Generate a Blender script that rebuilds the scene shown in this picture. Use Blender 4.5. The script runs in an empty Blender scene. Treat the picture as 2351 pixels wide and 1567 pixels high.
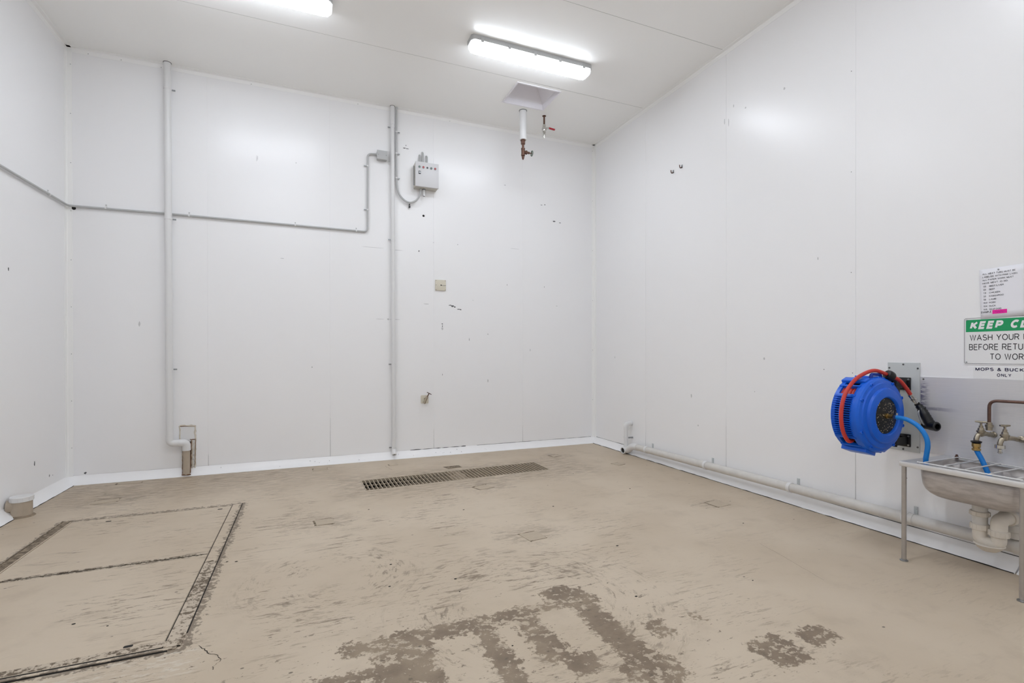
import bpy, bmesh, math, random
from mathutils import Vector, Matrix
random.seed(7)
PI = math.pi
S = bpy.context.scene
COL = S.collection

# ------------------------------------------------------------------ camera
YAW, PITCH, ROLL = 0.3948, -0.0029, -0.0012
FPX = 1132.7
fw = Vector((math.sin(YAW)*math.cos(PITCH), math.cos(YAW)*math.cos(PITCH), math.sin(PITCH)))
rt = Vector((math.cos(YAW), -math.sin(YAW), 0)); up = rt.cross(fw)
R2 = rt*math.cos(ROLL)+up*math.sin(ROLL); U2 = -rt*math.sin(ROLL)+up*math.cos(ROLL)
cd = bpy.data.cameras.new('camera'); cam = bpy.data.objects.new('camera', cd); COL.objects.link(cam)
M = Matrix.Identity(4)
for i in range(3):
    M[i][0] = R2[i]; M[i][1] = U2[i]; M[i][2] = -fw[i]
M[0][3], M[1][3], M[2][3] = -3.7584, -5.9884, 1.2424
cam.matrix_world = M
cd.sensor_width = 36; cd.sensor_fit = 'HORIZONTAL'; cd.lens = FPX/2351*36
cd.shift_y = 32.54/2351; cd.clip_start = 0.05; cd.clip_end = 60
S.camera = cam

# ------------------------------------------------------------------ world, light level, exposure
wd = bpy.data.worlds.new('world'); S.world = wd; wd.use_nodes = True
wd.node_tree.nodes['Background'].inputs[0].default_value = (0.9, 0.95, 1, 1)
wd.node_tree.nodes['Background'].inputs[1].default_value = 0.0      # windowless room: only its lamps
S.view_settings.view_transform = 'Standard'; S.view_settings.look = 'None'
S.view_settings.gamma = 1; S.view_settings.use_curve_mapping = False
S.view_settings.exposure = 2.12
S.cycles.diffuse_bounces = 8; S.cycles.max_bounces = 9; S.cycles.glossy_bounces = 3; S.cycles.transmission_bounces = 2
S.cycles.use_light_tree = False; S.cycles.adaptive_threshold = 0.05; S.cycles.blur_glossy = 0.5
LAMP = 6.9           # radiance of the fluorescent diffusers

# ------------------------------------------------------------------ room size (metres)
H, W, YF = 4.18, 5.87, -8.6      # ceiling height, width, front end; back wall y=0, right wall x=0

# ------------------------------------------------------------------ materials
def lin(c):
    return tuple(((v/255)/12.92 if v/255 <= 0.04045 else ((v/255+0.055)/1.055)**2.4) for v in c)+(1,)
class NT:
    def __init__(s, name):
        s.m = bpy.data.materials.new(name); s.m.use_nodes = True
        s.t = s.m.node_tree; s.b = s.t.nodes['Principled BSDF']
    def n(s, typ, **kw):
        x = s.t.nodes.new(typ)
        for k, v in kw.items(): setattr(x, k, v)
        return x
    def put(s, sock, v):
        if isinstance(v, bpy.types.NodeSocket): s.t.links.new(v, sock)
        elif v is not None: sock.default_value = v
    def math(s, op, a, b=None, c=None, clamp=False):
        x = s.n('ShaderNodeMath', operation=op, use_clamp=clamp)
        s.put(x.inputs[0], a); s.put(x.inputs[1], b)
        if c is not None: s.put(x.inputs[2], c)
        return x.outputs[0]
    def step(s, v, lo, hi):
        x = s.n('ShaderNodeMapRange', interpolation_type='SMOOTHSTEP')
        s.put(x.inputs[0], v); x.inputs[1].default_value = lo; x.inputs[2].default_value = hi
        return x.outputs[0]
    def mix(s, f, a, b):
        x = s.n('ShaderNodeMix', data_type='RGBA')
        s.put(x.inputs[0], f); s.put(x.inputs[6], a); s.put(x.inputs[7], b)
        return x.outputs[2]
    def pos(s):
        return s.n('ShaderNodeNewGeometry').outputs['Position']
    def map(s, v, scale=(1, 1, 1), rot=0, loc=(0, 0, 0)):
        x = s.n('ShaderNodeMapping'); s.put(x.inputs[0], v)
        x.inputs['Scale'].default_value = scale; x.inputs['Rotation'].default_value = (0, 0, rot)
        x.inputs['Location'].default_value = loc
        return x.outputs[0]
    def noise(s, v, scale, detail=3, rough=.55, dist=0):
        x = s.n('ShaderNodeTexNoise'); s.put(x.inputs['Vector'], v)
        x.inputs['Scale'].default_value = scale; x.inputs['Detail'].default_value = detail
        x.inputs['Roughness'].default_value = rough; x.inputs['Distortion'].default_value = dist
        return x.outputs[0]
    def bump(s, h, strength, dist=.01):
        x = s.n('ShaderNodeBump'); s.put(x.inputs['Height'], h)
        x.inputs['Strength'].default_value = strength; x.inputs['Distance'].default_value = dist
        s.t.links.new(x.outputs[0], s.b.inputs['Normal'])
def mat(name, rgb, rough=.5, metal=0, var=0.0, vscale=8, spec=.5, rvar=0):
    k = NT(name); b = k.b
    b.inputs['Roughness'].default_value = rough; b.inputs['Metallic'].default_value = metal
    b.inputs['Specular IOR Level'].default_value = spec
    c = lin(rgb)
    if var < .03 and not rvar:
        b.inputs['Base Color'].default_value = c; return k.m
    nz = k.noise(k.pos(), vscale, 2)
    d = tuple(v*(1-var) for v in c[:3])+(1,); e = tuple(min(1, v*(1+var*.5)) for v in c[:3])+(1,)
    k.t.links.new(k.mix(nz, d, e), b.inputs['Base Color'])
    if rvar:
        k.put(b.inputs['Roughness'], k.math('MULTIPLY_ADD', nz, rvar, rough-rvar/2))
    return k.m
M_wall = mat('white_panel', (244, 244, 245), .28, var=.008, vscale=1.0, spec=.5)
M_ceil = mat('white_ceiling_panel', (249, 249, 247), .27, var=.008, vscale=1.0)
M_trim = mat('white_trim', (248, 248, 247), .35, var=.005)
M_cove = mat('white_cove', (248, 248, 249), .3, var=.03, vscale=9)
M_pvc = mat('white_pvc', (226, 226, 226), .35, var=.02, vscale=20)
M_pvcd = mat('grubby_pvc', (212, 209, 204), .45, var=.12, vscale=22)
M_trap = mat('stained_pvc', (221, 214, 203), .42, var=.14, vscale=16)
M_cond = mat('grey_conduit', (186, 187, 187), .45, var=.04)
M_tan = mat('tan_pipe', (182, 168, 150), .6, var=.12, vscale=25)
M_dark = mat('dark_hole', (28, 26, 25), .8, var=.2)
M_seam = mat('seam_gap', (92, 92, 92), .8, var=.3, vscale=12)
M_seal = mat('rust_sealant', (128, 92, 66), .8, var=.5, vscale=60)
M_seal2 = mat('cream_sealant', (214, 206, 192), .7, var=.2, vscale=40)
M_steel = mat('stainless_steel', (226, 225, 224), .36, .45, var=.08, vscale=14, rvar=.15)
M_legs = mat('brushed_leg_steel', (188, 184, 181), .3, .75, var=.15, vscale=30)
M_zinc = mat('galvanised_metal', (168, 170, 172), .42, 1, var=.15, vscale=60)
M_chrome = mat('chrome', (210, 208, 202), .18, 1, var=.05)
M_brass = mat('brass', (196, 168, 112), .3, 1, var=.2, vscale=50)
M_nick = mat('dull_nickel', (178, 168, 150), .34, 1, var=.25, vscale=60)
M_bronze = mat('aged_bronze', (112, 84, 72), .5, .7, var=.35, vscale=70)
M_copper = mat('tarnished_copper', (122, 96, 86), .4, .8, var=.35, vscale=50)
M_greypl = mat('grey_painted_steel', (196, 200, 200), .45, var=.05, vscale=12)
M_blue = mat('blue_plastic', (0, 98, 220), .33, var=.1, vscale=12)
M_blued = mat('blue_plastic_inside', (6, 56, 160), .5, var=.2)
M_red = mat('red_hose_rubber', (204, 58, 46), .38, var=.1, vscale=20)
M_hose = mat('blue_hose_rubber', (14, 128, 214), .35, var=.06, vscale=15)
M_black = mat('black_plastic', (20, 20, 21), .35, var=.3)
M_ebox = mat('cream_grey_enamel', (216, 216, 218), .4, var=.02)
M_eboxu = mat('rusty_enamel', (200, 196, 186), .5, var=.18, vscale=30)
M_cream = mat('cream_plastic', (219, 213, 196), .45, var=.06)
M_hood = mat('grey_hood_metal', (236, 234, 238), .45, 0, var=.06, vscale=4)
M_paper = mat('white_paper', (240, 240, 246), .7, var=.02)
M_sign = mat('white_sign_plastic', (238, 238, 238), .35, var=.01)
M_green = mat('sign_green', (10, 158, 96), .4, var=.03)
M_ink = mat('black_ink', (22, 22, 26), .6, var=.1)
M_navy = mat('navy_ink', (28, 28, 66), .6, var=.1)
M_grey_ink = mat('grey_print', (70, 70, 76), .6, var=.1)
M_white = mat('white_lettering', (240, 240, 240), .5, var=.01)
M_pink = mat('pink_label', (238, 22, 160), .5, var=.03)
M_scuff = mat('scuff_grey', (104, 104, 106), .7, var=.4, vscale=80)
M_scufl = mat('faint_scuff', (206, 206, 207), .6, var=.15, vscale=60)
M_redp = mat('red_button', (196, 96, 100), .35, var=.1)
M_grnp = mat('grey_green_button', (120, 140, 134), .35, var=.1)
M_lever = mat('red_lever', (176, 34, 50), .4, var=.1)
M_mud = mat('dry_mud', (150, 134, 114), .85, var=.4, vscale=40)
M_grate = mat('worn_grate_metal', (190, 176, 155), .6, .1, var=.35, vscale=40)
M_trench = mat('dirty_trench', (24, 20, 16), .85, var=.5, vscale=20)

def emit(name, rgb, s):
    k = NT(name); k.b.inputs['Base Color'].default_value = (.85, .85, .85, 1)
    k.b.inputs['Emission Color'].default_value = rgb; k.b.inputs['Emission Strength'].default_value = s
    k.b.inputs['Roughness'].default_value = .3
    if s < 1: k.m.cycles.emission_sampling = 'NONE'
    return k.m
M_lamp = emit('lit_diffuser', (0.925, 0.985, 1.075, 1), LAMP)
M_lampend = emit('lit_diffuser_end', (0.925, 0.985, 1.075, 1), LAMP*.025)
M_lampside = emit('lit_diffuser_side', (0.925, 0.985, 1.075, 1), LAMP*.4)

# speckled hub
k = NT('speckled_black_hub')
vo = k.n('ShaderNodeTexVoronoi'); k.put(vo.inputs['Vector'], k.pos()); vo.inputs['Scale'].default_value = 80
big = k.noise(k.pos(), 30, 2)
sp = k.math('MULTIPLY', k.step(vo.outputs['Distance'], .30, .2), k.step(big, .42, .55))
k.t.links.new(k.mix(sp, lin((8, 8, 8)), lin((226, 206, 170))), k.b.inputs['Base Color'])
k.b.inputs['Roughness'].default_value = .45
M_hub = k.m

# splashback: brushed steel with a bluish stained area at its reel end
k = NT('stained_splashback')
p = k.pos()
br = k.noise(k.map(p, (1, 1.2, 60)), 3, 4, .6)
st = k.noise(k.map(p, (1, 7, 38)), 3, 4, .6)
sep = k.n('ShaderNodeSeparateXYZ'); k.put(sep.inputs[0], p)
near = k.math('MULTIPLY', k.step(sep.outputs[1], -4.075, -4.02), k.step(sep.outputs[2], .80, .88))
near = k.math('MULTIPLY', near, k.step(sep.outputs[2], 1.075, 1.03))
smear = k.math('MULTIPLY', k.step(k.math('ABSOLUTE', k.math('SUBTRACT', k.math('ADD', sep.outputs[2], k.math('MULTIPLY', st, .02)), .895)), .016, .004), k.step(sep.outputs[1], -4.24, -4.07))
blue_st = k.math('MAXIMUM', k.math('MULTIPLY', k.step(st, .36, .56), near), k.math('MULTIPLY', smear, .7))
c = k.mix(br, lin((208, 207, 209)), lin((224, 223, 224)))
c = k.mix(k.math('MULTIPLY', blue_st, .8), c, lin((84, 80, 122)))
drip = k.step(k.noise(k.map(p, (1, 30, 2.0)), 2, 3), .6, .72)
c = k.mix(k.math('MULTIPLY', drip, .35), c, lin((222, 220, 218)))
k.t.links.new(c, k.b.inputs['Base Color']); k.b.inputs['Metallic'].default_value = .3
k.put(k.b.inputs['Roughness'], k.math('MULTIPLY_ADD', br, .2, .34))
M_splash = k.m

# floor: worn taupe paint over darker concrete
def floor_material():
    k = NT('worn_floor_paint'); p = k.pos()
    sep = k.n('ShaderNodeSeparateXYZ'); k.put(sep.inputs[0], p); X, Y = sep.outputs[0], sep.outputs[1]
    n_big = k.noise(p, 1.1, 3, .5)
    n_mid = k.noise(p, 5, 5, .6)
    n_fine = k.noise(p, 34, 4, .65)
    n_str = k.step(k.noise(k.map(p, (3, 11, 1)), 2.5, 4, .7), .38, .62)
    c = k.mix(k.step(n_big, .35, .65), lin((190, 174, 152)), lin((199, 184, 163)))
    c = k.mix(k.math('MULTIPLY', k.step(n_mid, .5, .75), .35), c, lin((168, 153, 134)))
    def boxd(x0, x1, y0, y1):                       # signed distance to an axis-aligned box on the floor
        ax = k.math('SUBTRACT', k.math('ABSOLUTE', k.math('SUBTRACT', X, (x0+x1)/2)), (x1-x0)/2)
        ay = k.math('SUBTRACT', k.math('ABSOLUTE', k.math('SUBTRACT', Y, (y0+y1)/2)), (y1-y0)/2)
        return k.math('MAXIMUM', ax, ay)
    def union(ds):
        r = ds[0]
        for d in ds[1:]: r = k.math('MINIMUM', r, d)
        return r
    # scuff streaks, long in x, more of them on the left and in the middle
    dens = k.math('MULTIPLY', k.step(X, -0.9, -2.6), k.step(Y, -0.5, -1.6))
    dens = k.math('MULTIPLY_ADD', dens, .8, .2)
    patchy = k.step(k.noise(p, 1.9, 3, .6), .44, .62)
    s1 = k.step(k.noise(k.map(p, (2.2, 13, 1), .12), 2.2, 5, .72), .545, .63)
    s2 = k.step(k.noise(k.map(p, (6, 26, 1), -.1), 1.6, 5, .75), .565, .63)
    sc = k.math('MULTIPLY', k.math('MULTIPLY', k.math('MAXIMUM', s1, s2), patchy), dens)
    c = k.mix(k.math('MULTIPLY', sc, .8), c, lin((120, 104, 86)))
    # swept arcs
    for (cx, cy, r0, r1, sd) in ((-2.72, -3.75, .25, .85, 3.1), (-3.62, -3.05, .1, .6, 8.4)):
        dx = k.math('SUBTRACT', X, cx); dy = k.math('SUBTRACT', Y, cy)
        rr = k.math('SQRT', k.math('ADD', k.math('MULTIPLY', dx, dx), k.math('MULTIPLY', dy, dy)))
        th = k.math('ARCTAN2', dy, dx)
        cb = k.n('ShaderNodeCombineXYZ'); k.put(cb.inputs[0], k.math('MULTIPLY', rr, 26)); k.put(cb.inputs[1], k.math('MULTIPLY', th, 3.2)); cb.inputs[2].default_value = sd
        a = k.step(k.noise(cb.outputs[0], 1.3, 5, .74), .50, .62)
        ring = k.math('MULTIPLY', k.step(rr, r0, r0+.15), k.step(rr, r1, r1-.3))
        a = k.math('MULTIPLY', k.math('MULTIPLY', a, ring), k.step(n_mid, .42, .58))
        c = k.mix(k.math('MULTIPLY', a, .78), c, lin((126, 111, 94)))
    # soft dirt by the back wall on the left and around the drain
    soft = k.math('MULTIPLY', k.step(Y, -1.35, -0.35), k.step(X, -2.9, -4.2))
    soft = k.math('MULTIPLY', soft, n_str)
    c = k.mix(k.math('MULTIPLY', soft, .6), c, lin((133, 116, 98)))
    dr = k.math('MULTIPLY', k.step(boxd(-3.35, -1.0, -1.40, -.85), .3, 0), n_str)
    c = k.mix(k.math('MULTIPLY', dr, .5), c, lin((120, 104, 86)))
    # dirt gathered round the filled patches
    for (cx, cy, r_) in ((-3.66, -2.06, .26), (-2.34, -2.86, .24), (-2.2, -1.62, .26), (-.66, -2.83, .16), (-5.3, -.78, .3), (-.95, -.62, .2)):
        dx = k.math('MULTIPLY', k.math('SUBTRACT', X, cx), .75); dy = k.math('SUBTRACT', Y, cy)
        rr = k.math('SQRT', k.math('ADD', k.math('MULTIPLY', dx, dx), k.math('MULTIPLY', dy, dy)))
        q = k.math('ADD', k.math('DIVIDE', rr, r_), k.math('ADD', k.math('MULTIPLY', k.math('SUBTRACT', n_mid, .5), 2.2), k.math('MULTIPLY', k.math('SUBTRACT', n_fine, .5), 1.2)))
        c = k.mix(k.math('MULTIPLY', k.math('MULTIPLY', k.step(q, .95, .35), n_str), .5), c, lin((116, 100, 82)))
    # grime along the hatch edges
    he = k.math('ABSOLUTE', boxd(-5.43, -4.245, -3.53, -1.325))
    hm = k.math('SUBTRACT', he, k.math('MULTIPLY', k.math('SUBTRACT', n_fine, .42), .22))
    c = k.mix(k.math('MULTIPLY', k.step(hm, .008, -.006), .75), c, lin((98, 84, 68)))
    pale = k.math('MULTIPLY', k.step(boxd(-5.6, -4.18, -3.72, -3.54), .03, -.02), k.step(k.noise(k.map(p, (7, 22, 1)), 2, 5, .7), .5, .6))
    c = k.mix(k.math('MULTIPLY', pale, .85), c, lin((204, 194, 178)))
    # worn-through footprint of a pallet: dark bands between cleaner rectangles
    bands = union([boxd(-3.62, -2.40, -3.87, -3.77), boxd(-2.56, -2.43, -4.75, -3.72), boxd(-2.87, -2.75, -4.22, -3.80),
                   boxd(-3.07, -2.98, -4.75, -3.85), boxd(-3.52, -3.27, -4.75, -3.80), boxd(-2.64, -2.50, -3.80, -3.66),
                   boxd(-2.80, -2.66, -4.34, -4.22), boxd(-2.62, -2.38, -4.50, -4.34), boxd(-2.33, -2.24, -4.25, -4.12),
                   boxd(-2.07, -2.03, -4.22, -4.14), boxd(-3.76, -3.52, -4.03, -3.97), boxd(-2.02, -1.85, -4.60, -4.42), boxd(-1.75, -1.6, -4.55, -4.45)])
    ragged = k.math('ADD', k.math('MULTIPLY', k.math('SUBTRACT', n_mid, .5), .11), k.math('MULTIPLY', k.math('SUBTRACT', n_fine, .5), .16))
    bm_ = k.step(k.math('ADD', bands, ragged), .012, -.006)
    fl = k.step(k.math('ADD', k.noise(k.map(p, (1, 1.3, 1), .6), 22, 5, .7), k.math('MULTIPLY', k.math('SUBTRACT', k.noise(p, 3.5, 2), .5), .4)), .59, .56)
    bm_ = k.math('MULTIPLY', bm_, k.math('MULTIPLY_ADD', fl, .8, .2))
    c = k.mix(k.math('MULTIPLY', bm_, .92), c, k.mix(k.step(n_mid, .35, .65), lin((112, 95, 76)), lin((142, 125, 104))))
    # flaked paint chips around it
    zone = k.math('MULTIPLY', k.step(Y, -3.35, -3.75), k.step(X, -1.5, -2.2))
    chips = k.math('MULTIPLY', k.step(k.noise(k.map(p, (1, 2.0, 1), -.25), 15, 6, .76), .605, .635), zone)
    c = k.mix(k.math('MULTIPLY', chips, .85), c, lin((104, 90, 74)))
    # small pits
    pit = k.n('ShaderNodeTexVoronoi'); k.put(pit.inputs['Vector'], k.map(p, (1, 1.6, 1))); pit.inputs['Scale'].default_value = 7
    pits = k.math('MULTIPLY', k.step(pit.outputs['Distance'], .07, .045), k.step(k.noise(p, 6, 1), .52, .58))
    c = k.mix(k.math('MULTIPLY', pits, .8), c, lin((76, 66, 56)))
    k.t.links.new(c, k.b.inputs['Base Color'])
    k.put(k.b.inputs['Roughness'], k.math('MULTIPLY_ADD', n_mid, .2, .42))
    k.bump(k.noise(p, 34, 2), .10, .006)
    return k.m
M_floor = floor_material()

# ------------------------------------------------------------------ mesh helpers
def V(*a): return Vector(a)
def nb(): return bmesh.new()
def box(bm, c, s, rot=None, bev=0):
    m = Matrix.Translation(Vector(c))
    if rot is not None: m = m @ rot.to_4x4()
    m = m @ Matrix.Diagonal((s[0], s[1], s[2], 1))
    r = bmesh.ops.create_cube(bm, size=1, matrix=m)
    if bev > 0:
        es = list({e for v in r['verts'] for e in v.link_edges})
        bmesh.ops.bevel(bm, geom=es, offset=bev, segments=2, affect='EDGES', profile=.5)
    return bm
def frame_of(axis):
    a = Vector(axis).normalized()
    u = a.cross(Vector((0, 0, 1)))
    if u.length < 1e-4: u = a.cross(Vector((0, 1, 0)))
    u.normalize(); return a, u, a.cross(u).normalized()
def lathe(bm, o, axis, prof, seg=24, cap=True, a0=0, a1=2*PI, frame=None):
    a, u, v = frame or frame_of(axis); o = Vector(o); full = abs(a1-a0-2*PI) < 1e-6
    n = seg if full else seg+1
    rings = []
    for (r, h) in prof:
        rings.append([bm.verts.new(o+a*h+(u*math.cos(t)+v*math.sin(t))*max(r, 1e-5)) for t in [a0+(a1-a0)*i/seg for i in range(n)]])
    for q0, q1 in zip(rings[:-1], rings[1:]):
        for i in range(n if full else n-1):
            j = (i+1) % n
            bm.faces.new((q0[i], q0[j], q1[j], q1[i]))
    if cap and full:
        bm.faces.new(list(reversed(rings[0]))); bm.faces.new(rings[-1])
    return bm
def cyl(bm, a, b, r, seg=20, r2=None):
    a, b = Vector(a), Vector(b)
    return lathe(bm, a, b-a, [(r, 0), (r if r2 is None else r2, (b-a).length)], seg)
def fillet(pts, rad, n=7):
    pts = [Vector(p) for p in pts]; out = [pts[0]]
    for i in range(1, len(pts)-1):
        p, a, b = pts[i], pts[i-1], pts[i+1]
        d0, d1 = (a-p), (b-p); r = min(rad, d0.length*.49, d1.length*.49)
        s, e = p+d0.normalized()*r, p+d1.normalized()*r
        for k in range(n+1):
            t = k/n; out.append(s*(1-t)**2+p*2*t*(1-t)+e*t*t)
    out.append(pts[-1]); return out
def smooth(pts, n=8):
    P = [Vector(p) for p in pts]; P = [P[0]*2-P[1]]+P+[P[-1]*2-P[-2]]; out = []
    for i in range(1, len(P)-2):
        for k in range(n):
            t = k/n; a, b, c, d = P[i-1:i+3]
            out.append(.5*((2*b)+(c-a)*t+(2*a-5*b+4*c-d)*t*t+(3*b-a-3*c+d)*t**3))
    out.append(P[-2]); return out
def tube(bm, pts, r, seg=14, cap=True):
    pts = [Vector(p) for p in pts]
    q = [pts[0]]
    for x in pts[1:]:
        if (x-q[-1]).length > 1e-5: q.append(x)
    pts = q
    tan = [(pts[min(i+1, len(pts)-1)]-pts[max(i-1, 0)]).normalized() for i in range(len(pts))]
    _, u, v = frame_of(tan[0]); rings = []
    for i, (x, t) in enumerate(zip(pts, tan)):
        u = (u-t*u.dot(t)).normalized(); v = t.cross(u)
        rr = r[i] if isinstance(r, (list, tuple)) else r
        rings.append([bm.verts.new(x+(u*math.cos(2*PI*k/seg)+v*math.sin(2*PI*k/seg))*rr) for k in range(seg)])
    for a, b in zip(rings[:-1], rings[1:]):
        for k in range(seg): bm.faces.new((a[k], a[(k+1) % seg], b[(k+1) % seg], b[k]))
    if cap: bm.faces.new(list(reversed(rings[0]))); bm.faces.new(rings[-1])
    return bm
def quad(bm, *p):
    return bm.faces.new([bm.verts.new(Vector(x)) for x in p])
def prism(bm, poly, o, u, v, w, d):           # polygon (u, v) raised by d along w
    o, u, v, w = Vector(o), Vector(u), Vector(v), Vector(w)
    a = [bm.verts.new(o+u*x+v*y) for x, y in poly]; b = [bm.verts.new(o+u*x+v*y+w*d) for x, y in poly]
    n = len(poly); bm.faces.new(list(reversed(a))); bm.faces.new(b)
    for i in range(n): bm.faces.new((a[i], a[(i+1) % n], b[(i+1) % n], b[i]))
    return bm
def rrect(w, h, r, n=5):
    out = []
    for cx, cy, a in ((w/2-r, h/2-r, 0), (-w/2+r, h/2-r, PI/2), (-w/2+r, -h/2+r, PI), (w/2-r, -h/2+r, 1.5*PI)):
        for k in range(n+1):
            t = a+PI/2*k/n; out.append((cx+r*math.cos(t), cy+r*math.sin(t)))
    return out

def world_loc(o):
    l = Vector((0, 0, 0))
    while o is not None: l += o.location; o = o.parent
    return l
def obj(name, bm, m, parent=None, label=None, kind=None, sm=35, loc=None):
    bmesh.ops.recalc_face_normals(bm, faces=bm.faces)
    o0 = world_loc(parent) if parent else (Vector(loc) if loc else Vector((0, 0, 0)))
    for v in bm.verts: v.co -= o0
    me = bpy.data.meshes.new(name); bm.to_mesh(me); bm.free()
    for x in (m if isinstance(m, list) else [m]): me.materials.append(x)
    if sm:
        for f in me.polygons: f.use_smooth = True
        me.set_sharp_from_angle(angle=math.radians(sm))
    o = bpy.data.objects.new(name, me); COL.objects.link(o)
    if parent: o.parent = parent
    elif loc: o.location = loc
    if label: o['label'] = label
    if kind: o['kind'] = kind
    return o
def thing(name, loc, label, cat, group=None):
    o = bpy.data.objects.new(name, None); COL.objects.link(o); o.location = loc
    o.empty_display_size = .1
    o['label'] = label; o['category'] = cat
    if group: o['group'] = group
    return o
def tag(o, label, cat, group=None):
    o['label'] = label; o['category'] = cat
    if group: o['group'] = group
    return o
def copy_tree(src, loc=None, parent=None):
    c = src.copy(); COL.objects.link(c)
    if parent: c.parent = parent
    if loc is not None: c.location = loc
    for ch in list(src.children): copy_tree(ch, None, c)
    return c

# ------------------------------------------------------------------ setting
G, GD = .003, .0024                     # panel joint: width, depth
def joint_profile(a, b, seams):         # [(coordinate, depth)]
    out = [(a, 0)]
    for s in sorted(seams):
        out += [(s-G/2, 0), (s-G/4, GD), (s+G/4, GD), (s+G/2, 0)]
    return out+[(b, 0)]
def sheet(bm, prof, f):                 # f(coordinate, depth, end) -> point
    vs = [(bm.verts.new(f(c, d, 0)), bm.verts.new(f(c, d, 1))) for c, d in prof]
    for (a, b), (c, d) in zip(vs[:-1], vs[1:]): bm.faces.new((a, c, d, b))
back_seams = [-.1-1.2*k+.0 for k in range(1, 5)]
back_seams = [-1.109, -2.309, -3.509, -4.709]
side_seams = [-1.14, -2.37, -3.592, -4.81, -6.03, -7.25]
bm = nb(); sheet(bm, joint_profile(-W, 0, back_seams), lambda c, d, e: V(c, d, H*e)); wall_back = obj('wall_back', bm, M_wall, kind='structure', sm=0)
bm = nb(); sheet(bm, joint_profile(YF, 0, side_seams), lambda c, d, e: V(d, c, H*e)); wall_right = obj('wall_right', bm, M_wall, kind='structure', sm=0)
bm = nb(); sheet(bm, joint_profile(YF, 0, side_seams), lambda c, d, e: V(-W-d, c, H*e)); wall_left = obj('wall_left', bm, M_wall, kind='structure', sm=0)
bm = nb(); sheet(bm, joint_profile(-W, 0, back_seams), lambda c, d, e: V(c, YF-d, H*e)); wall_front = obj('wall_front', bm, M_wall, kind='structure', sm=0)
# floor with the opening of the drain channel
DA, DB, DC, DD = V(-3.27, -.934, 0), V(-3.262, -1.322, 0), V(-1.335, -1.232, 0), V(-1.343, -.836, 0)
bm = nb()
O = [V(-W, 0, 0), V(-W, YF, 0), V(0, YF, 0), V(0, 0, 0)]
I = [DA, DB, DC, DD]
ov = [bm.verts.new(x) for x in O]; iv = [bm.verts.new(x) for x in I]
for i in range(4): bm.faces.new((ov[i], ov[(i+1) % 4], iv[(i+1) % 4], iv[i]))
floor = obj('floor', bm, M_floor, kind='structure', sm=0)
# ceiling with the opening of the hood
HX0, HX1, HY0, HY1 = -1.640, -1.130, -1.084, -.648
bm = nb()
def cstrip(x0, x1, y0, y1): quad(bm, (x0, y0, H), (x0, y1, H), (x1, y1, H), (x1, y0, H))
cs = [-1.14, -2.366, -3.592, -4.81, -6.03, -7.25]
sheet(bm, joint_profile(YF, HY0, cs), lambda c, d, e: V(-W*(1-e), c, H+d))
cstrip(-W, HX0, HY0, HY1); cstrip(HX1, 0, HY0, HY1); cstrip(-W, 0, HY1, 0)
ceiling = obj('ceiling', bm, M_ceil, kind='structure', sm=0)
# darker open joints low down on the panels
def seam_strip(parent, c0, c1):
    c0, c1 = Vector(c0), Vector(c1); b = nb(); d = (c1-c0); n = 14
    side = V(1, 0, 0) if parent in (wall_back,) else V(0, 1, 0)
    if parent is ceiling: side = V(0, 1, 0)
    nrm = {wall_back: V(0, -1, 0), wall_right: V(-1, 0, 0), ceiling: V(0, 0, -1)}[parent]
    L = []
    for i in range(n+1):
        w = .0022*(0.35+.65*(i/n))+random.uniform(-.0003, .0003)
        q = c0+d*(i/n)+nrm*.0006; L.append((b.verts.new(q-side*w/2), b.verts.new(q+side*w/2)))
    for (a, e), (f, g) in zip(L[:-1], L[1:]): b.faces.new((a, e, g, f))
    obj('panel_joint', b, M_seam, parent, sm=0)
for x, z in zip(back_seams, (.75, .62, .5, .25)):
    seam_strip(wall_back, (x, 0, {-3.509: .52, -2.309: .32, -1.109: .30, -4.709: .2}[x]), (x, 0, .076))
for y, z in ((-1.14, .3), (-2.37, .55), (-3.592, .62)): seam_strip(wall_right, (0, y, z), (0, y, .076))
for y in (-1.14, -2.366): seam_strip(ceiling, (-W, y, H), (0, y, H))

# angle trims
def angle_trim(name, a, b, n1, n2, w=.042, t=.002):
    a, b, n1, n2 = Vector(a), Vector(b), Vector(n1), Vector(n2)
    poly = [(0, 0), (w, 0), (w, t), (t+.006, t), (t, t+.006), (t, w), (0, w)]
    b_ = nb(); prism(b_, poly, a, n1, n2, (b-a).normalized(), (b-a).length)
    return obj(name, b_, M_trim, kind='structure', sm=0)
tr = [angle_trim('trim_1', (-W, 0, H), (0, 0, H), (0, -1, 0), (0, 0, -1)),
      angle_trim('trim_2', (0, YF, H), (0, 0, H), (-1, 0, 0), (0, 0, -1)),
      angle_trim('trim_3', (-W, YF, H), (-W, 0, H), (1, 0, 0), (0, 0, -1)),
      angle_trim('trim_4', (0, 0, .07), (0, 0, H-.043), (-1, 0, 0), (0, -1, 0), .045, .003),
      angle_trim('trim_5', (-W, 0, .07), (-W, 0, H-.043), (1, 0, 0), (0, -1, 0), .045, .003)]
def rivets(parent, pts, nrm, r=.004):
    for p in pts:
        b = nb(); lathe(b, p, nrm, [(r, 0), (r*.9, .0015), (r*.4, .0025)], 8); obj('rivet', b, M_zinc, parent)
rivets(tr[0], [(-5.70, -.002, H-.03), (-5.44, -.002, H-.03), (-5.11, -.002, H-.03), (-4.3, -.002, H-.03), (-3.2, -.002, H-.03), (-2.1, -.002, H-.03)], (0, -1, 0))
rivets(tr[4], [(-W+.034, -.002, z) for z in (4.02, 3.55, 3.08, 2.62, 2.15, 1.7, 1.25, .8, .35)], (0, -1, 0))
rivets(tr[3], [(-.034, -.002, z) for z in (4.1, 3.4, 2.7, 2.0, 1.3, .6)], (0, -1, 0))
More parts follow.
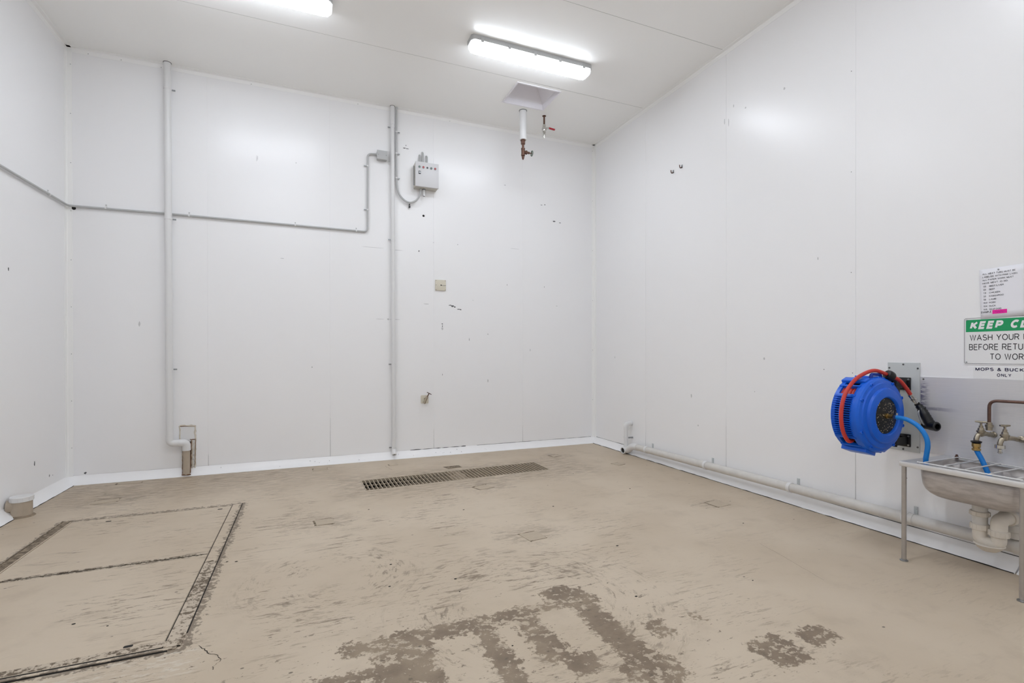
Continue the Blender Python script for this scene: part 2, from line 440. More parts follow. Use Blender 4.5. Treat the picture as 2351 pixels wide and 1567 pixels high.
# coved skirting
def cove_prof(h=.078, p=.0735, n=6):
    c = [(0, 0), (p, 0)]
    for i in range(n+1):
        t = i/n; x = p*(1-t); c.append((x-.010*math.sin(PI*t), h*t-.004*math.sin(PI*t)+.003))
    return c
def cove(name, a, d, L, nrm):
    b = nb(); prism(b, cove_prof(), a, nrm, (0, 0, 1), d, L); return obj(name, b, M_cove, kind='structure', sm=25)
bb = cove('baseboard_back', (-W, 0, 0), (1, 0, 0), W, (0, -1, 0))
br_ = cove('baseboard_right', (0, 0, 0), (0, -1, 0), 4.512, (-1, 0, 0))
cove('baseboard_right', (0, -4.520, 0), (0, -1, 0), -YF-4.520, (-1, 0, 0))
bl = cove('baseboard_left', (-W, 0, 0), (0, -1, 0), -YF, (1, 0, 0))
def ink_line(name, parent, pts, w, side, m, jit=.3):
    b = nb(); L = []
    side = Vector(side)
    for p in pts:
        q = Vector(p); ww = w*(1+random.uniform(-jit, jit)); L.append((b.verts.new(q-side*ww/2), b.verts.new(q+side*ww/2)))
    for (a, e), (f, g) in zip(L[:-1], L[1:]): b.faces.new((a, e, g, f))
    return obj(name, b, m, parent, sm=0)
def lerp(a, b, n): return [Vector(a)*(1-i/n)+Vector(b)*(i/n) for i in range(n+1)]
# dark caulk line along the top edge of the right and back coves and the foot of the right cove
ink_line('caulk_line', br_, lerp((-.0012, -.05, .0825), (-.0012, -4.51, .0825), 60), .004, (0, 0, 1), M_seam, .6)
ink_line('caulk_line', br_, lerp((-.0745, -.08, .0022), (-.0745, -4.51, .0022), 80), .006, (0, 0, 1), M_dark, .7)
ink_line('caulk_line', bb, lerp((-1.75, -.0012, .0825), (-.06, -.0012, .0825), 30), .0035, (0, 0, 1), M_seam, .6)
ink_line('caulk_line', bb, lerp((-2.6, -.0012, .083), (-1.9, -.0012, .083), 20), .007, (0, 0, 1), M_seam, .9)
ink_line('caulk_line', bb, lerp((-W+.02, -.0012, .0825), (-2.6, -.0012, .0825), 40), .002, (0, 0, 1), M_scufl, .6)
ink_line('caulk_line', bl, lerp((-W+.0745, -.08, .0022), (-W+.0745, -2.2, .0022), 40), .005, (0, 0, 1), M_dark, .7)
# marks chipped into the back cove
for i in range(20):
    x = random.choice([random.uniform(-3.8, -2.9), random.uniform(-2.3, -1.6), random.uniform(-5.2, -1.0)]); t = random.uniform(.15, .75)
    b = nb(); cx = V(x, -.0735*(1-t)-.001+.010*math.sin(PI*t)-.001, .078*t-.004*math.sin(PI*t)+.005); s = random.uniform(.002, .006)
    prism(b, [(s*math.cos(a)*.5, s*math.sin(a)*random.uniform(.6, 1.5)) for a in [2*PI*j/6 for j in range(6)]], cx, (1, 0, 0), (0, .68, .73), (0, -.73, .68), .0012)
    obj('paint_chip', b, M_scuff, bb, sm=0)

# blemishes on the walls: each a small scuff of its own
def blot(parent, c, u, v, w, h, m, name='scuff_mark', n=9, jag=.45):
    b = nb(); u, v = Vector(u), Vector(v); nrm = u.cross(v)
    poly = [(w/2*math.cos(a)*random.uniform(1-jag, 1), h/2*math.sin(a)*random.uniform(1-jag, 1)) for a in [2*PI*j/n for j in range(n)]]
    prism(b, poly, Vector(c), u, v, nrm, .0007); obj(name, b, m, parent, sm=0)
BU, BV = V(1, 0, 0), V(0, 0, 1)
def bblot(x, z, w, h, m=M_scuff): blot(wall_back, (x, 0, z), BU, BV, w, h, m)
for a in [(-2.10, 1.855, .05, .012), (-2.07, 1.845, .05, .03), (-2.04, 1.835, .03, .02), (-1.99, 1.808, .06, .012), (-1.965, 1.806, .03, .018),
          (-2.665, 3.725, .05, .012), (-2.63, 3.722, .05, .012), (-2.645, 3.76, .012, .016), (-2.49, 2.50, .018, .022),
          (-2.20, 1.62, .02, .02), (-2.20, 1.59, .012, .03), (-1.80, 1.93, .008, .008), (-1.33, 2.15, .006, .03), (-.79, 2.15, .006, .03),
          (-2.20, .99, .006, .03), (-1.85, 1.43, .006, .05), (-2.31, 2.62, .008, .008), (-2.0, 2.62, .01, .012), (-.83, 3.25, .04, .01), (-.78, 3.26, .02, .016),
          (-.64, 3.05, .05, .02), (-.55, 3.04, .03, .014), (-1.36, 3.45, .03, .006), (-5.735, .10, .03, .03)]: bblot(*a)
for a in [(-2.78, 1.66, .18, .006), (-2.95, 1.66, .12, .006), (-4.25, 3.36, .008, .09), (-4.24, 3.37, .006, .07), (-3.86, 3.37, .01, .02), (-3.05, 2.5, .3, .006),
          (-2.75, 2.49, .2, .006), (-1.22, 2.63, .2, .005), (-5.3, 1.55, .02, .06), (-4.0, 2.3, .05, .01), (-3.7, 1.1, .02, .02), (-1.6, .9, .02, .05), (-2.2, 1.56, .03, .05),
          (-1.6, 1.5, .02, .02), (-1.0, 1.3, .012, .04), (-.6, 1.9, .03, .01), (-2.4, 1.86, .08, .012), (-2.86, 1.66, .03, .03)]: bblot(*a, m=M_scufl)
RU, RV = V(0, -1, 0), V(0, 0, 1)
for y, z, w, h in [(-2.35, 3.50, .012, .08), (-2.46, 3.6, .012, .04), (-2.6, 3.52, .02, .02), (-3.0, 3.5, .02, .03), (-2.4, 3.47, .01, .1), (-1.9, .8, .02, .05), (-2.8, 1.2, .02, .03), (-3.3, 2.0, .012, .03), (-2.0, .5, .02, .02), (-.5, 1.2, .012, .04)]:
    blot(wall_right, (0, y, z), RU, RV, w, h, M_scufl)
for y, z in [(-3.56, 3.35), (-3.56, 2.60), (-3.56, 1.85), (-3.57, 1.1), (-3.35, 1.12), (-3.93, .40), (-4.02, .52), (-2.7, .9)]:
    blot(wall_right, (0, y, z), RU, RV, .008, .008, M_scuff)
for y, z, w, h in [(-.62, .33, .02, .05), (-.36, .17, .015, .03), (-.3, .16, .01, .01), (-1.0, 1.9, .02, .04)]:
    blot(wall_left, (-W, y, z), (0, 1, 0), (0, 0, 1), w, h, M_scuff)

# ------------------------------------------------------------------ ceiling lights
def make_light():
    t = thing('fluorescent_light', (0, 0, H), 'x', 'ceiling light', 'sealed fluorescent battens on the ceiling')
    L, wd_ = 1.285, .155
    b = nb(); prism(b, rrect(L, wd_+.008, .03), (0, 0, H-.044), (1, 0, 0), (0, 1, 0), (0, 0, 1), .044)
    obj('base_tray', b, M_cond, t)
    b = nb(); rings = []
    for (f, z) in ((1.0, -.0445), (1.0, -.052), (.97, -.072), (.88, -.090), (.74, -.100)):
        w2 = wd_*f-.006; l2 = L-(wd_-w2)*.6-.06
        rings.append([b.verts.new(V(x, y, H+z)) for x, y in rrect(l2, w2, .022, 1)])
    for r0, r1 in zip(rings[:-1], rings[1:]):
        n = len(r0)
        for i in range(n): b.faces.new((r0[i], r0[(i+1) % n], r1[(i+1) % n], r1[i]))
    b.faces.new(rings[-1]); b.faces.new(list(reversed(rings[0])))
    bmesh.ops.recalc_face_normals(b, faces=b.faces)
    for f in b.faces:
        f.normal_update(); f.material_index = 1 if abs(f.normal.z) < .5 else 0
    obj('diffuser', b, [M_lamp, M_lampside], t, label='glowing white diffuser')
    for s in (-1, 1):
        b = nb(); rings = []
        for (f, z) in ((1.0, -.0445), (1.0, -.052), (.97, -.072), (.88, -.090), (.74, -.099)):
            w2 = wd_*f-.004; x0 = s*(L/2-.030); x1 = s*(L/2-(1-f)*.12)
            rings.append([b.verts.new(V(x, y, H+z)) for x, y in ((x0, -w2/2), (x1-s*.02, -w2/2), (x1, -w2/2+.03), (x1, w2/2-.03), (x1-s*.02, w2/2), (x0, w2/2))])
        for r0, r1 in zip(rings[:-1], rings[1:]):
            for i in range(6): b.faces.new((r0[i], r0[(i+1) % 6], r1[(i+1) % 6], r1[i]))
        b.faces.new(rings[-1]); b.faces.new(list(reversed(rings[0])))
        obj('diffuser_end', b, M_lampend, t)
    for i in range(5):
        for s in (-1, 1):
            x = -.54+.27*i
            b = nb(); box(b, (x, s*(wd_/2+.006), H-.040), (.028, .008, .040), bev=.002)
            obj('clip', b, M_cond, t)
    return t
l0 = make_light(); l0.location = (-1.712, -1.592, H)
l0['label'] = 'whole lit fluorescent ceiling batten beside the square ceiling vent'
for (x, y, lab) in [(-4.195, -1.600, 'lit fluorescent ceiling batten cut off by the top edge of the photo'),
                    (-1.712, -4.05, 'fluorescent batten above the sink, out of the frame'),
                    (-4.195, -4.05, 'fluorescent batten over the floor hatch, out of the frame'),
                    (-1.712, -6.5, 'fluorescent batten behind the camera on the sink side'),
                    (-4.195, -6.5, 'fluorescent batten behind the camera on the hatch side')]:
    c = copy_tree(l0, (x, y, H)); c['label'] = lab

# ------------------------------------------------------------------ hood in the ceiling
t = thing('ceiling_vent', (-1.385, -.866, H), 'square grey metal ceiling vent with a recessed pyramid hood', 'vent')
b = nb()
cx, cy = (HX0+HX1)/2, (HY0+HY1)/2
def ringq(b, w0, h0, z0, w1, h1, z1):
    a = [(-w0, -h0, z0), (w0, -h0, z0), (w0, h0, z0), (-w0, h0, z0)]; c = [(-w1, -h1, z1), (w1, -h1, z1), (w1, h1, z1), (-w1, h1, z1)]
    for i in range(4):
        j = (i+1) % 4
        quad(b, *[(cx+q[0], cy+q[1], H+q[2]) for q in (a[i], a[j], c[j], c[i])])
hw, hh = (HX1-HX0)/2, (HY1-HY0)/2
ringq(b, hw-.006, hh-.006, .055, .05, .05, .32)
quad(b, *[(cx+x, cy+y, H+.32) for x, y in ((-.05, -.05), (.05, -.05), (.05, .05), (-.05, .05))])
obj('hood', b, M_hood, t, sm=0)
b = nb(); ringq(b, hw-.003, hh-.003, -.006, hw-.006, hh-.006, .055)
obj('throat', b, M_hood, t, sm=0)
b = nb()
for (x, y, sx, sy) in ((0, hh+.006, hw+.014, .008), (0, -hh-.006, hw+.014, .008), (hw+.006, 0, .008, hh-.002), (-hw-.006, 0, .008, hh-.002)):
    box(b, (cx+x, cy+y, H-.004), (sx*2, sy*2, .007))
obj('rim', b, M_hood, t, sm=0)

# ------------------------------------------------------------------ valves hanging from the ceiling
PX, PY = -1.338, -.534
t = thing('valve_pipe', (PX, PY, H), 'white lagged pipe from the ceiling ending in a bronze gate valve', 'pipe')
b = nb(); lathe(b, (PX, PY, H), (0, 0, -1), [(.042, 0), (.043, .1), (.041, .2), (.0425, .3), (.041, .352)], 20); obj('lagging', b, M_pvc, t)
b = nb(); lathe(b, (PX, PY, H), (0, 0, -1), [(.05, 0), (.05, .004), (.043, .006)], 20); obj('ceiling_collar', b, M_zinc, t)
b = nb(); lathe(b, (PX, PY, H-.352), (0, 0, -1), [(.03, 0), (.03, .012), (.026, .016), (.026, .05), (.014, .058), (.014, .095), (.024, .10), (.024, .115), (.022, .118), (.022, .17), (.024, .175), (.024, .19), (.014, .195), (.018, .205), (.013, .225), (.006, .238)], 10)
lathe(b, (PX, PY, H-.352-.145), (1, 0, 0), [(.02, 0), (.02, .035), (.024, .036), (.024, .05), (.014, .056), (.014, .085), (.006, .09), (.006, .12)], 10)
obj('valve_body', b, M_bronze, t)
b = nb(); tube(b, [V(PX+.118, PY+.03*math.cos(a), H-.497+.03*math.sin(a)) for a in [2*PI*i/16 for i in range(17)]], .0055, 8, False)
for i in range(4):
    a = PI/2*i+.3; cyl(b, (PX+.118, PY, H-.497), (PX+.118, PY+.03*math.cos(a), H-.497+.03*math.sin(a)), .004, 8)
obj('handwheel', b, mat('green_grey_handwheel', (128, 140, 130), .5, .4, var=.3, vscale=80), t)
QX, QY = -1.044, -.515
t = thing('ball_valve', (QX, QY, H), 'small brass ball valve with a red lever hanging from the ceiling', 'valve')
b = nb(); cyl(b, (QX, QY, H), (QX, QY, H-.115), .011, 12); lathe(b, (QX, QY, H), (0, 0, -1), [(.024, 0), (.024, .004), (.012, .008)], 14); obj('pipe', b, M_bronze, t)
b = nb(); lathe(b, (QX, QY, H-.108), (0, 0, -1), [(.018, 0), (.02, .004), (.02, .03), (.026, .036), (.03, .055), (.026, .076), (.02, .08), (.02, .1), (.022, .104), (.012, .108), (.015, .12), (.01, .145), (.008, .165)], 12)
cyl(b, (QX, QY, H-.15), (QX+.045, QY, H-.145), .011, 10); obj('valve_body', b, M_chrome, t)
b = nb(); box(b, (QX+.052, QY, H-.143), (.03, .014, .016)); obj('lever_arm', b, M_chrome, t)
b = nb(); box(b, (QX+.105, QY, H-.142), (.085, .02, .018), Matrix.Rotation(.08, 3, 'Y'), bev=.004); obj('lever', b, M_lever, t)

# ------------------------------------------------------------------ pipes on the back wall
def clip_v(parent, x, y, z, r, side=1, w=.018, tab=True):      # saddle round a vertical pipe with a screw tab
    b = nb(); lathe(b, (x, y, z-w/2), (0, 0, 1), [(r, 0), (r+.0035, 0), (r+.0035, w), (r, w)], 20, cap=False)
    box(b, (x, (y-.002)/2, z), (.012, abs(y)-.002, w*.8))
    c = obj('pipe_clip', b, M_pvc, parent)
    if tab:
        b = nb(); box(b, (x+side*(r+.016), y*.65, z), (.03, .006, w*.8)); lathe(b, (x+side*(r+.022), y*.65-.003, z), (0, -1, 0), [(.006, 0), (.005, .003)], 8)
        obj('clip_screw', b, M_zinc, c)
x1, y1, r1 = -5.035, -.062, .0315
t = thing('drain_pipe', (x1, y1, 0), 'thick white drain pipe with an elbow at its foot, left on back wall', 'pipe')
b = nb(); cyl(b, (-5.045, y1, H), (x1, y1, .40), r1, 24); obj('pipe', b, M_pvc, t)
b = nb(); lathe(b, (-5.045, y1, H), (0, 0, -1), [(.036, 0), (.036, .002), (.032, .003)], 24); obj('ceiling_collar', b, M_seam, t)
b = nb(); tube(b, fillet([(x1, y1, .43), (x1, y1, .345), (-4.94, y1, .345)], .05), r1+.0035, 20); obj('elbow', b, M_pvc, t)
b = nb(); tube(b, fillet([(-4.955, y1+.002, .345), (-4.893, -.055, .342), (-4.893, -.05, .265)], .055), r1+.006, 20); obj('elbow', b, M_pvc, t)
b = nb(); cyl(b, (-4.893, -.05, .285), (-4.893, -.05, .015), r1, 20); obj('lower_pipe', b, M_tan, t, label='tan lower end of the pipe')
for z in (3.92, 2.613, 1.093): clip_v(t, -5.045+.01*(H-z)/3.8, y1, z, r1)
# repaired cut-out behind it
t = thing('wall_patch', (-4.89, -.003, .26), 'patched wall cut-out sealed with rusty sealant around the drain pipe', 'patch')
b = nb(); box(b, (-4.892, -.002, .432), (.128, .004, .14)); obj('patch_panel', b, M_pvc, t, sm=0)
b = nb(); box(b, (-4.893, -.0015, .18), (.10, .003, .33)); obj('cut_out', b, M_trench, t, sm=0)
def rag(parent, a, c, w, m, nrm=(0, -1, 0), th=.004, name='sealant'):
    a, c = Vector(a), Vector(c); d = (c-a).normalized(); s = d.cross(Vector(nrm)); n = max(4, int((c-a).length/.02)); L, Rr = [], []
    for i in range(n+1):
        p = a+(c-a)*i/n; L.append((p+s*w*random.uniform(.25, .7))); Rr.append((p-s*w*random.uniform(.25, .7)))
    b = nb(); lo = [b.verts.new(q) for q in L]; hi = [b.verts.new(q) for q in Rr]
    top = [b.verts.new((L[i]+Rr[i])/2+Vector(nrm)*th) for i in range(n+1)]
    for i in range(n):
        b.faces.new((lo[i], lo[i+1], top[i+1], top[i])); b.faces.new((top[i], top[i+1], hi[i+1], hi[i]))
    obj(name, b, m, parent)
rag(t, (-4.962, -.003, .512), (-4.820, -.003, .505), .022, M_seal2); rag(t, (-4.957, -.004, .507), (-4.83, -.004, .502), .007, M_seal)
rag(t, (-4.96, -.003, .51), (-4.955, -.003, .37), .016, M_seal2)
rag(t, (-4.826, -.003, .51), (-4.828, -.003, .06), .018, M_seal2); rag(t, (-4.822, -.004, .37), (-4.826, -.004, .10), .007, M_seal)
rag(t, (-4.850, -.004, .36), (-4.852, -.004, .02), .020, M_seal2); rag(t, (-4.936, -.004, .30), (-4.938, -.004, .02), .012, M_seal2)
rag(t, (-4.929, -.02, .30), (-4.929, -.06, .02), .006, M_seal); rag(t, (-4.857, -.02, .36), (-4.857, -.06, .03), .009, M_seal)
rag(t, (-4.93, -.078, .02), (-4.85, -.078, .022), .012, M_seal); rag(t, (-4.87, -.004, .365), (-4.82, -.004, .366), .01, M_seal)

x2, y2, r2 = -2.797, -.042, .0225
t = thing('waste_pipe', (x2, y2, 0), 'thin white open-ended pipe running from ceiling to floor on back wall', 'pipe')
b = nb(); lathe(b, (-2.812, y2, H), V(.010, 0, -3.92), [(.0255, 0), (.0255, .22), (.0225, .222), (.0225, 4.075)], 20, cap=False)
obj('pipe', b, M_pvc, t)
EA = V(0, -.55, -.83).normalized(); EO = V(-2.802, y2+.004, .118)
b = nb(); lathe(b, EO, EA, [(.024, -.01), (.027, 0), (.027, .072), (.019, .074), (.018, .04)], 20, cap=False); obj('outlet', b, M_pvc, t)
b = nb(); lathe(b, EO, EA, [(.019, .062), (.001, .061)], 16, cap=False); obj('pipe_bore', b, M_dark, t)
b = nb(); lathe(b, (-2.812, y2, H), (0, 0, -1), [(.029, 0), (.029, .002), (.025, .003)], 20); obj('ceiling_collar', b, M_seam, t)
for z in (3.93, 2.60, 1.125, .137): clip_v(t, -2.812+.010*(H-z)/3.92, y2, z, .0225 if z < 3.95 else .0255, -1)

# grey conduit round the left corner, along the back wall and up to the junction box
def clip_h(parent, p, nrm, r, m=None):          # saddle on a horizontal conduit, tab above
    p, nrm = Vector(p), Vector(nrm); al = nrm.cross(V(0, 0, 1))
    b = nb(); lathe(b, p-al*.007, al, [(r, 0), (r+.003, 0), (r+.003, .014), (r, .014)], 14, cap=False)
    box(b, p-nrm*(r-.002)+V(0, 0, r+.013), (abs(al.x)*.014+abs(nrm.x)*.004, abs(al.y)*.014+abs(nrm.y)*.004, .03))
    c = obj('conduit_clip', b, M_pvc, parent)
    b = nb(); lathe(b, p-nrm*(r-.003)+V(0, 0, r+.02), nrm, [(.005, 0), (.004, .003)], 8); obj('clip_screw', b, M_zinc, c)
t = thing('conduit', (-4.4, -.02, 2.67), 'thin grey electrical conduit running level across left and back walls', 'conduit')
rc = .0105
b = nb(); tube(b, fillet([(-W+.02, -3.2, 2.60), (-W+.02, -1.15, 2.645), (-W+.02, -.02, 2.663), (-5.08, -.02, 2.672), (-3.097, -.02, 2.672), (-3.093, -.02, 3.587), (-2.985, -.03, 3.587)], .05), rc, 12)
obj('conduit_run', b, M_cond, t)
for x in (-5.561, -4.87, -3.869, -3.222): clip_h(t, (x, -.02, 2.671), (0, -1, 0), rc)
clip_h(t, (-W+.02, -.40, 2.657), (1, 0, 0), rc)
for z in (3.44, 2.93): clip_v(t, -3.095, -.02, z, rc, -1, .014)
b = nb(); lathe(b, (-5.815, -.0005, 2.648), (0, -1, 0), [(.017, 0), (.015, .004), (.008, .005)], 14); obj('hole_plug', b, M_dark, t)

t = thing('junction_box', (-2.935, 0, 3.57), 'small grey junction box on a backing plate at the conduit end', 'box')
b = nb(); box(b, (-2.912, -.003, 3.592), (.145, .006, .125)); obj('backing_plate', b, M_pvc, t, sm=0)
b = nb(); box(b, (-2.934, -.036, 3.575), (.115, .062, .10), bev=.006); obj('box', b, M_cond, t)
b = nb(); box(b, (-2.934, -.070, 3.575), (.119, .008, .104), bev=.003); obj('lid', b, M_cond, t)
for sx in (-.045, .045):
    b = nb(); lathe(b, (-2.934+sx, -.074, 3.575), (0, -1, 0), [(.006, 0), (.005, .003)], 8); obj('screw', b, M_zinc, t)

# control box
BX0, BX1, BZ0, BZ1, BD = -2.556, -2.281, 3.245, 3.535, .135
bxc = (BX0+BX1)/2
t = thing('control_box', (bxc, 0, BZ0), 'pale grey electrical control box with a row of round push buttons', 'control box')
b = nb(); box(b, (bxc, -.055, (BZ0+BZ1)/2), (BX1-BX0, .11, BZ1-BZ0), bev=.004); obj('enclosure', b, M_eboxu, t)
b = nb(); box(b, (bxc+.002, -.1235, (BZ0+BZ1)/2+.002), (BX1-BX0+.006, .024, BZ1-BZ0+.004), bev=.004); obj('door', b, M_ebox, t)
for i, m in enumerate((M_grnp, M_redp, M_black, M_grnp, M_redp)):
    px = BX0+.045+.0475*i
    b = nb(); lathe(b, (px, -.1355, 3.475), (0, -1, 0), [(.0145, 0), (.0145, .006), (.011, .007), (.011, .003)] if m is not M_black else [(.011, 0), (.011, .004)], 18)
    pb = obj('push_button', b, M_zinc if m is not M_black else M_black, t)
    if m is not M_black:
        b = nb(); lathe(b, (px, -.1385, 3.475), (0, -1, 0), [(.0108, 0), (.0108, .006), (.007, .008)], 16); obj('button_cap', b, m, pb)
b = nb(); box(b, (BX0+.047, -.137, 3.408), (.026, .004, .036)); sw = obj('switch_plate', b, M_black, t, sm=0)
b = nb(); lathe(b, (BX0+.047, -.139, 3.408), (0, -1, 0), [(.010, 0), (.009, .006)], 14); obj('switch_knob', b, M_zinc, sw)
for px, top in ((BX0+.075, 3.665), (BX0+.110, 3.705), (BX0+.160, 3.665)):
    b = nb(); tube(b, fillet([(px, -.03, BZ1-.01), (px, -.03, top-.02), (px, -.002, top)], .02), .0105, 12); sc_ = obj('conduit_stub', b, M_cond, t)
    b = nb(); box(b, (px-.02, -.012, BZ1+.035), (.026, .02, .012)); obj('stub_clip', b, M_zinc, sc_)
b = nb(); tube(b, [(bxc-.02, -.05, BZ0+.005), (bxc-.02, -.05, BZ0-.085)], .0135, 14); obj('outlet_stub', b, M_pvc, t)
b = nb(); lathe(b, (bxc-.02, -.05, BZ0-.086), (0, 0, -1), [(.008, 0), (.007, .001)], 10); obj('stub_bore', b, M_dark, t)
b = nb(); lathe(b, (bxc-.02, -.05, BZ0), (0, 0, -1), [(.02, 0), (.02, .012), (.014, .014)], 14); obj('gland', b, M_zinc, t)
b = nb(); box(b, (BX0-.006, -.06, (BZ0+BZ1)/2), (.010, .012, BZ1-BZ0-.06)); obj('hinge', b, M_zinc, t)

t = thing('flexible_conduit', (-2.77, -.03, 3.2), 'grey flexible conduit looping from the ceiling into the control box base', 'conduit')
b = nb(); tube(b, smooth([(-2.764, -.04, H), (-2.764, -.035, 3.95), (-2.764, -.03, 3.7), (-2.764, -.03, 3.45), (-2.760, -.03, 3.28), (-2.735, -.03, 3.16), (-2.67, -.035, 3.085), (-2.60, -.04, 3.065), (-2.53, -.05, 3.10), (-2.487, -.055, 3.17), (-2.479, -.06, 3.238)], 8), .0115, 12); obj('conduit_run', b, M_cond, t)
for z in (3.89, 3.634, 3.343): clip_v(t, -2.764, -.03, z, .0115, 1, .014)
b = nb(); box(b, (-2.608, -.02, 3.02), (.016, .03, .022)); box(b, (-2.608, -.02, 3.046), (.012, .025, .012)); obj('cable_clip', b, M_black, t)
for (x, z) in ((-2.433, 2.935),):
    b = nb(); lathe(b, (x, -.0005, z), (0, -1, 0), [(.014, 0), (.012, .003), (.002, .0035)], 14); o = obj('wall_hole', b, M_dark, wall_back)

# cream cover plate
t = thing('cover_plate', (-2.224, 0, 2.096), 'cream square blank cover plate with a dark centre hole on back wall', 'plate')
b = nb(); box(b, (-2.224, -.008, 2.097), (.134, .016, .132), bev=.004); obj('plate', b, M_cream, t)
b = nb(); lathe(b, (-2.219, -.016, 2.097), (0, -1, 0), [(.008, 0), (.007, .0015)], 12); obj('hole', b, M_dark, t)
b = nb(); box(b, (-2.190, -.0165, 2.095), (.05, .002, .004)); obj('slot', b, M_seam, t)
for sx in (-1, 1):
    for sz in (-1, 0, 1):
        b = nb(); lathe(b, (-2.224+sx*.058, -.016, 2.097+sz*.056), (0, -1, 0), [(.004, 0), (.003, .002)], 8); obj('screw', b, M_seam, t)

# bib tap on the back wall
t = thing('wall_tap', (-2.42, 0, .69), 'small chrome tap on a square plate low on the back wall', 'tap')
b = nb(); prism(b, rrect(.095, .10, .01), (-2.424, 0, .692), (1, 0, 0), (0, 0, 1), (0, -1, 0), .004); obj('backplate', b, M_cream, t)
b = nb(); cyl(b, (-2.42, -.004, .70), (-2.42, -.06, .70), .013, 12); cyl(b, (-2.437, -.06, .665), (-2.405, -.06, .728), .015, 12); cyl(b, (-2.446, -.062, .645), (-2.437, -.06, .665), .010, 10); lathe(b, (-2.444, -.062, .652), V(.45, 0, .9), [(.02, 0), (.02, .014), (.014, .016)], 6)
obj('body', b, M_nick, t)
b = nb(); cyl(b, (-2.405, -.06, .728), (-2.383, -.062, .765), .006, 8); box(b, (-2.381, -.062, .768), (.06, .012, .008), Matrix.Rotation(.5, 3, 'Y')); obj('handle', b, M_bronze, t)

# ------------------------------------------------------------------ floor: drain, hatch, patches
t = thing('floor_drain', (-2.3, -1.08, 0), 'long mud-caked steel grating over the floor drain near back wall', 'drain')
def dpt(s, w, z=0): return (DA*(1-s)+DD*s)*(1-w)+(DB*(1-s)+DC*s)*w+V(0, 0, z)
b = nb()
for (s0, w0, s1, w1) in ((0, 0, 1, 0), (1, 0, 1, 1), (1, 1, 0, 1), (0, 1, 0, 0)):
    quad(b, dpt(s0, w0), dpt(s1, w1), dpt(s1, w1, -.16), dpt(s0, w0, -.16))
quad(b, dpt(0, 0, -.16), dpt(1, 0, -.16), dpt(1, 1, -.16), dpt(0, 1, -.16)); obj('channel', b, M_trench, t, sm=0)
dx = (DD-DA).normalized(); dw = (DB-DA).normalized()
def bar(b, p, q, wdt, h, z=0):
    p, q = Vector(p), Vector(q); d = (q-p).normalized(); s = V(-d.y, d.x, 0)*wdt/2
    prism(b, [(0, 0), (1, 0), (1, 1), (0, 1)], p-s+V(0, 0, z-h), (q-p), s*2, V(0, 0, 1), h)
b = nb()
for a, c in ((dpt(0, .012), dpt(1, .012)), (dpt(0, .988), dpt(1, .988)), (dpt(.003, 0), dpt(.003, 1)), (dpt(.997, 0), dpt(.997, 1))): bar(b, a, c, .008, .03, .001)
obj('frame', b, M_grate, t, sm=0)
NB = 50
for i in range(1, NB):
    b = nb(); bar(b, dpt(i/NB, .02), dpt(i/NB, .98), .0065, .026, .0005); obj('bar', b, M_grate, t, sm=0)
b = nb()
for w in (.35, .68): bar(b, dpt(.004, w), dpt(.996, w), .005, .010, -.016)
obj('cross_rod', b, M_grate, t, sm=0)
# mud lying between the bars
b = nb(); ns, nw = 120, 16; gv = []
from mathutils import noise as mn
for i in range(ns+1):
    row = []
    for j in range(nw+1):
        s, w = .004+.992*i/ns, .02+.96*j/nw
        f = max(0, 1-abs(s-.50)/.17)*1.25+max(0, 1-abs(s-.26)/.12)*.4-(.8 if s > .68 or s < .08 else .15)
        z = -.164+.168*min(1, max(0, f+.35*(w-.4)*(1 if s < .62 else -.6)+.35*mn.noise(V(s*26, w*5, 3.3))+.2*mn.noise(V(s*70, w*14, 1))))
        z = min(z, -.0005+.002*mn.noise(V(s*90, w*20, 7)))
        row.append(b.verts.new(dpt(s, w, z)))
    gv.append(row)
for i in range(ns):
    for j in range(nw): b.faces.new((gv[i][j], gv[i+1][j], gv[i+1][j+1], gv[i][j+1]))
obj('mud', b, M_mud, t, kind='stuff', sm=60)

# hatch: two painted lids in a steel frame, flush with the floor
t = thing('floor_hatch', (-4.85, -2.4, 0), 'large painted access hatch of two lids set in the floor at left', 'hatch')
def lid(x0, x1, y0, y1, z=.004):
    b = nb(); box(b, ((x0+x1)/2, (y0+y1)/2, z/2), (x1-x0, y1-y0, z), bev=.0015); return obj('lid', b, M_floor, t, sm=0)
lid(-5.362, -4.328, -2.424, -1.372); lid(-5.362, -4.328, -3.490, -2.436)
def fr(x0, x1, y0, y1, m, z=.003, name='frame_bar'):
    b = nb(); box(b, ((x0+x1)/2, (y0+y1)/2, z/2), (x1-x0, y1-y0, z)); obj(name, b, m, t, sm=0)
k = NT('grimy_hatch_channel'); p = k.pos()
c = k.mix(k.step(k.noise(k.map(p, (6, 6, 1)), 5, 6, .7), .4, .62), lin((92, 78, 62)), lin((150, 136, 116)))
k.t.links.new(c, k.b.inputs['Base Color']); k.b.inputs['Roughness'].default_value = .8; k.bump(k.noise(p, 60, 4), .6, .004); M_grime = k.m
k = NT('half_worn_paint'); p = k.pos()
c = k.mix(k.step(k.math('ADD', k.noise(k.map(p, (9, 9, 1)), 4, 6, .72), k.math('MULTIPLY', k.noise(p, 4, 2), .25)), .60, .68), lin((192, 178, 159)), lin((104, 90, 73)))
k.t.links.new(c, k.b.inputs['Base Color']); k.b.inputs['Roughness'].default_value = .7; k.bump(k.noise(p, 60, 4), .5, .004); M_worn = k.m
fr(-5.428, -5.374, -3.51, -1.325, M_grime, .002, 'gap'); fr(-5.372, -5.364, -3.5, -1.37, M_floor, .006); fr(-5.437, -5.430, -3.51, -1.318, M_floor, .006)
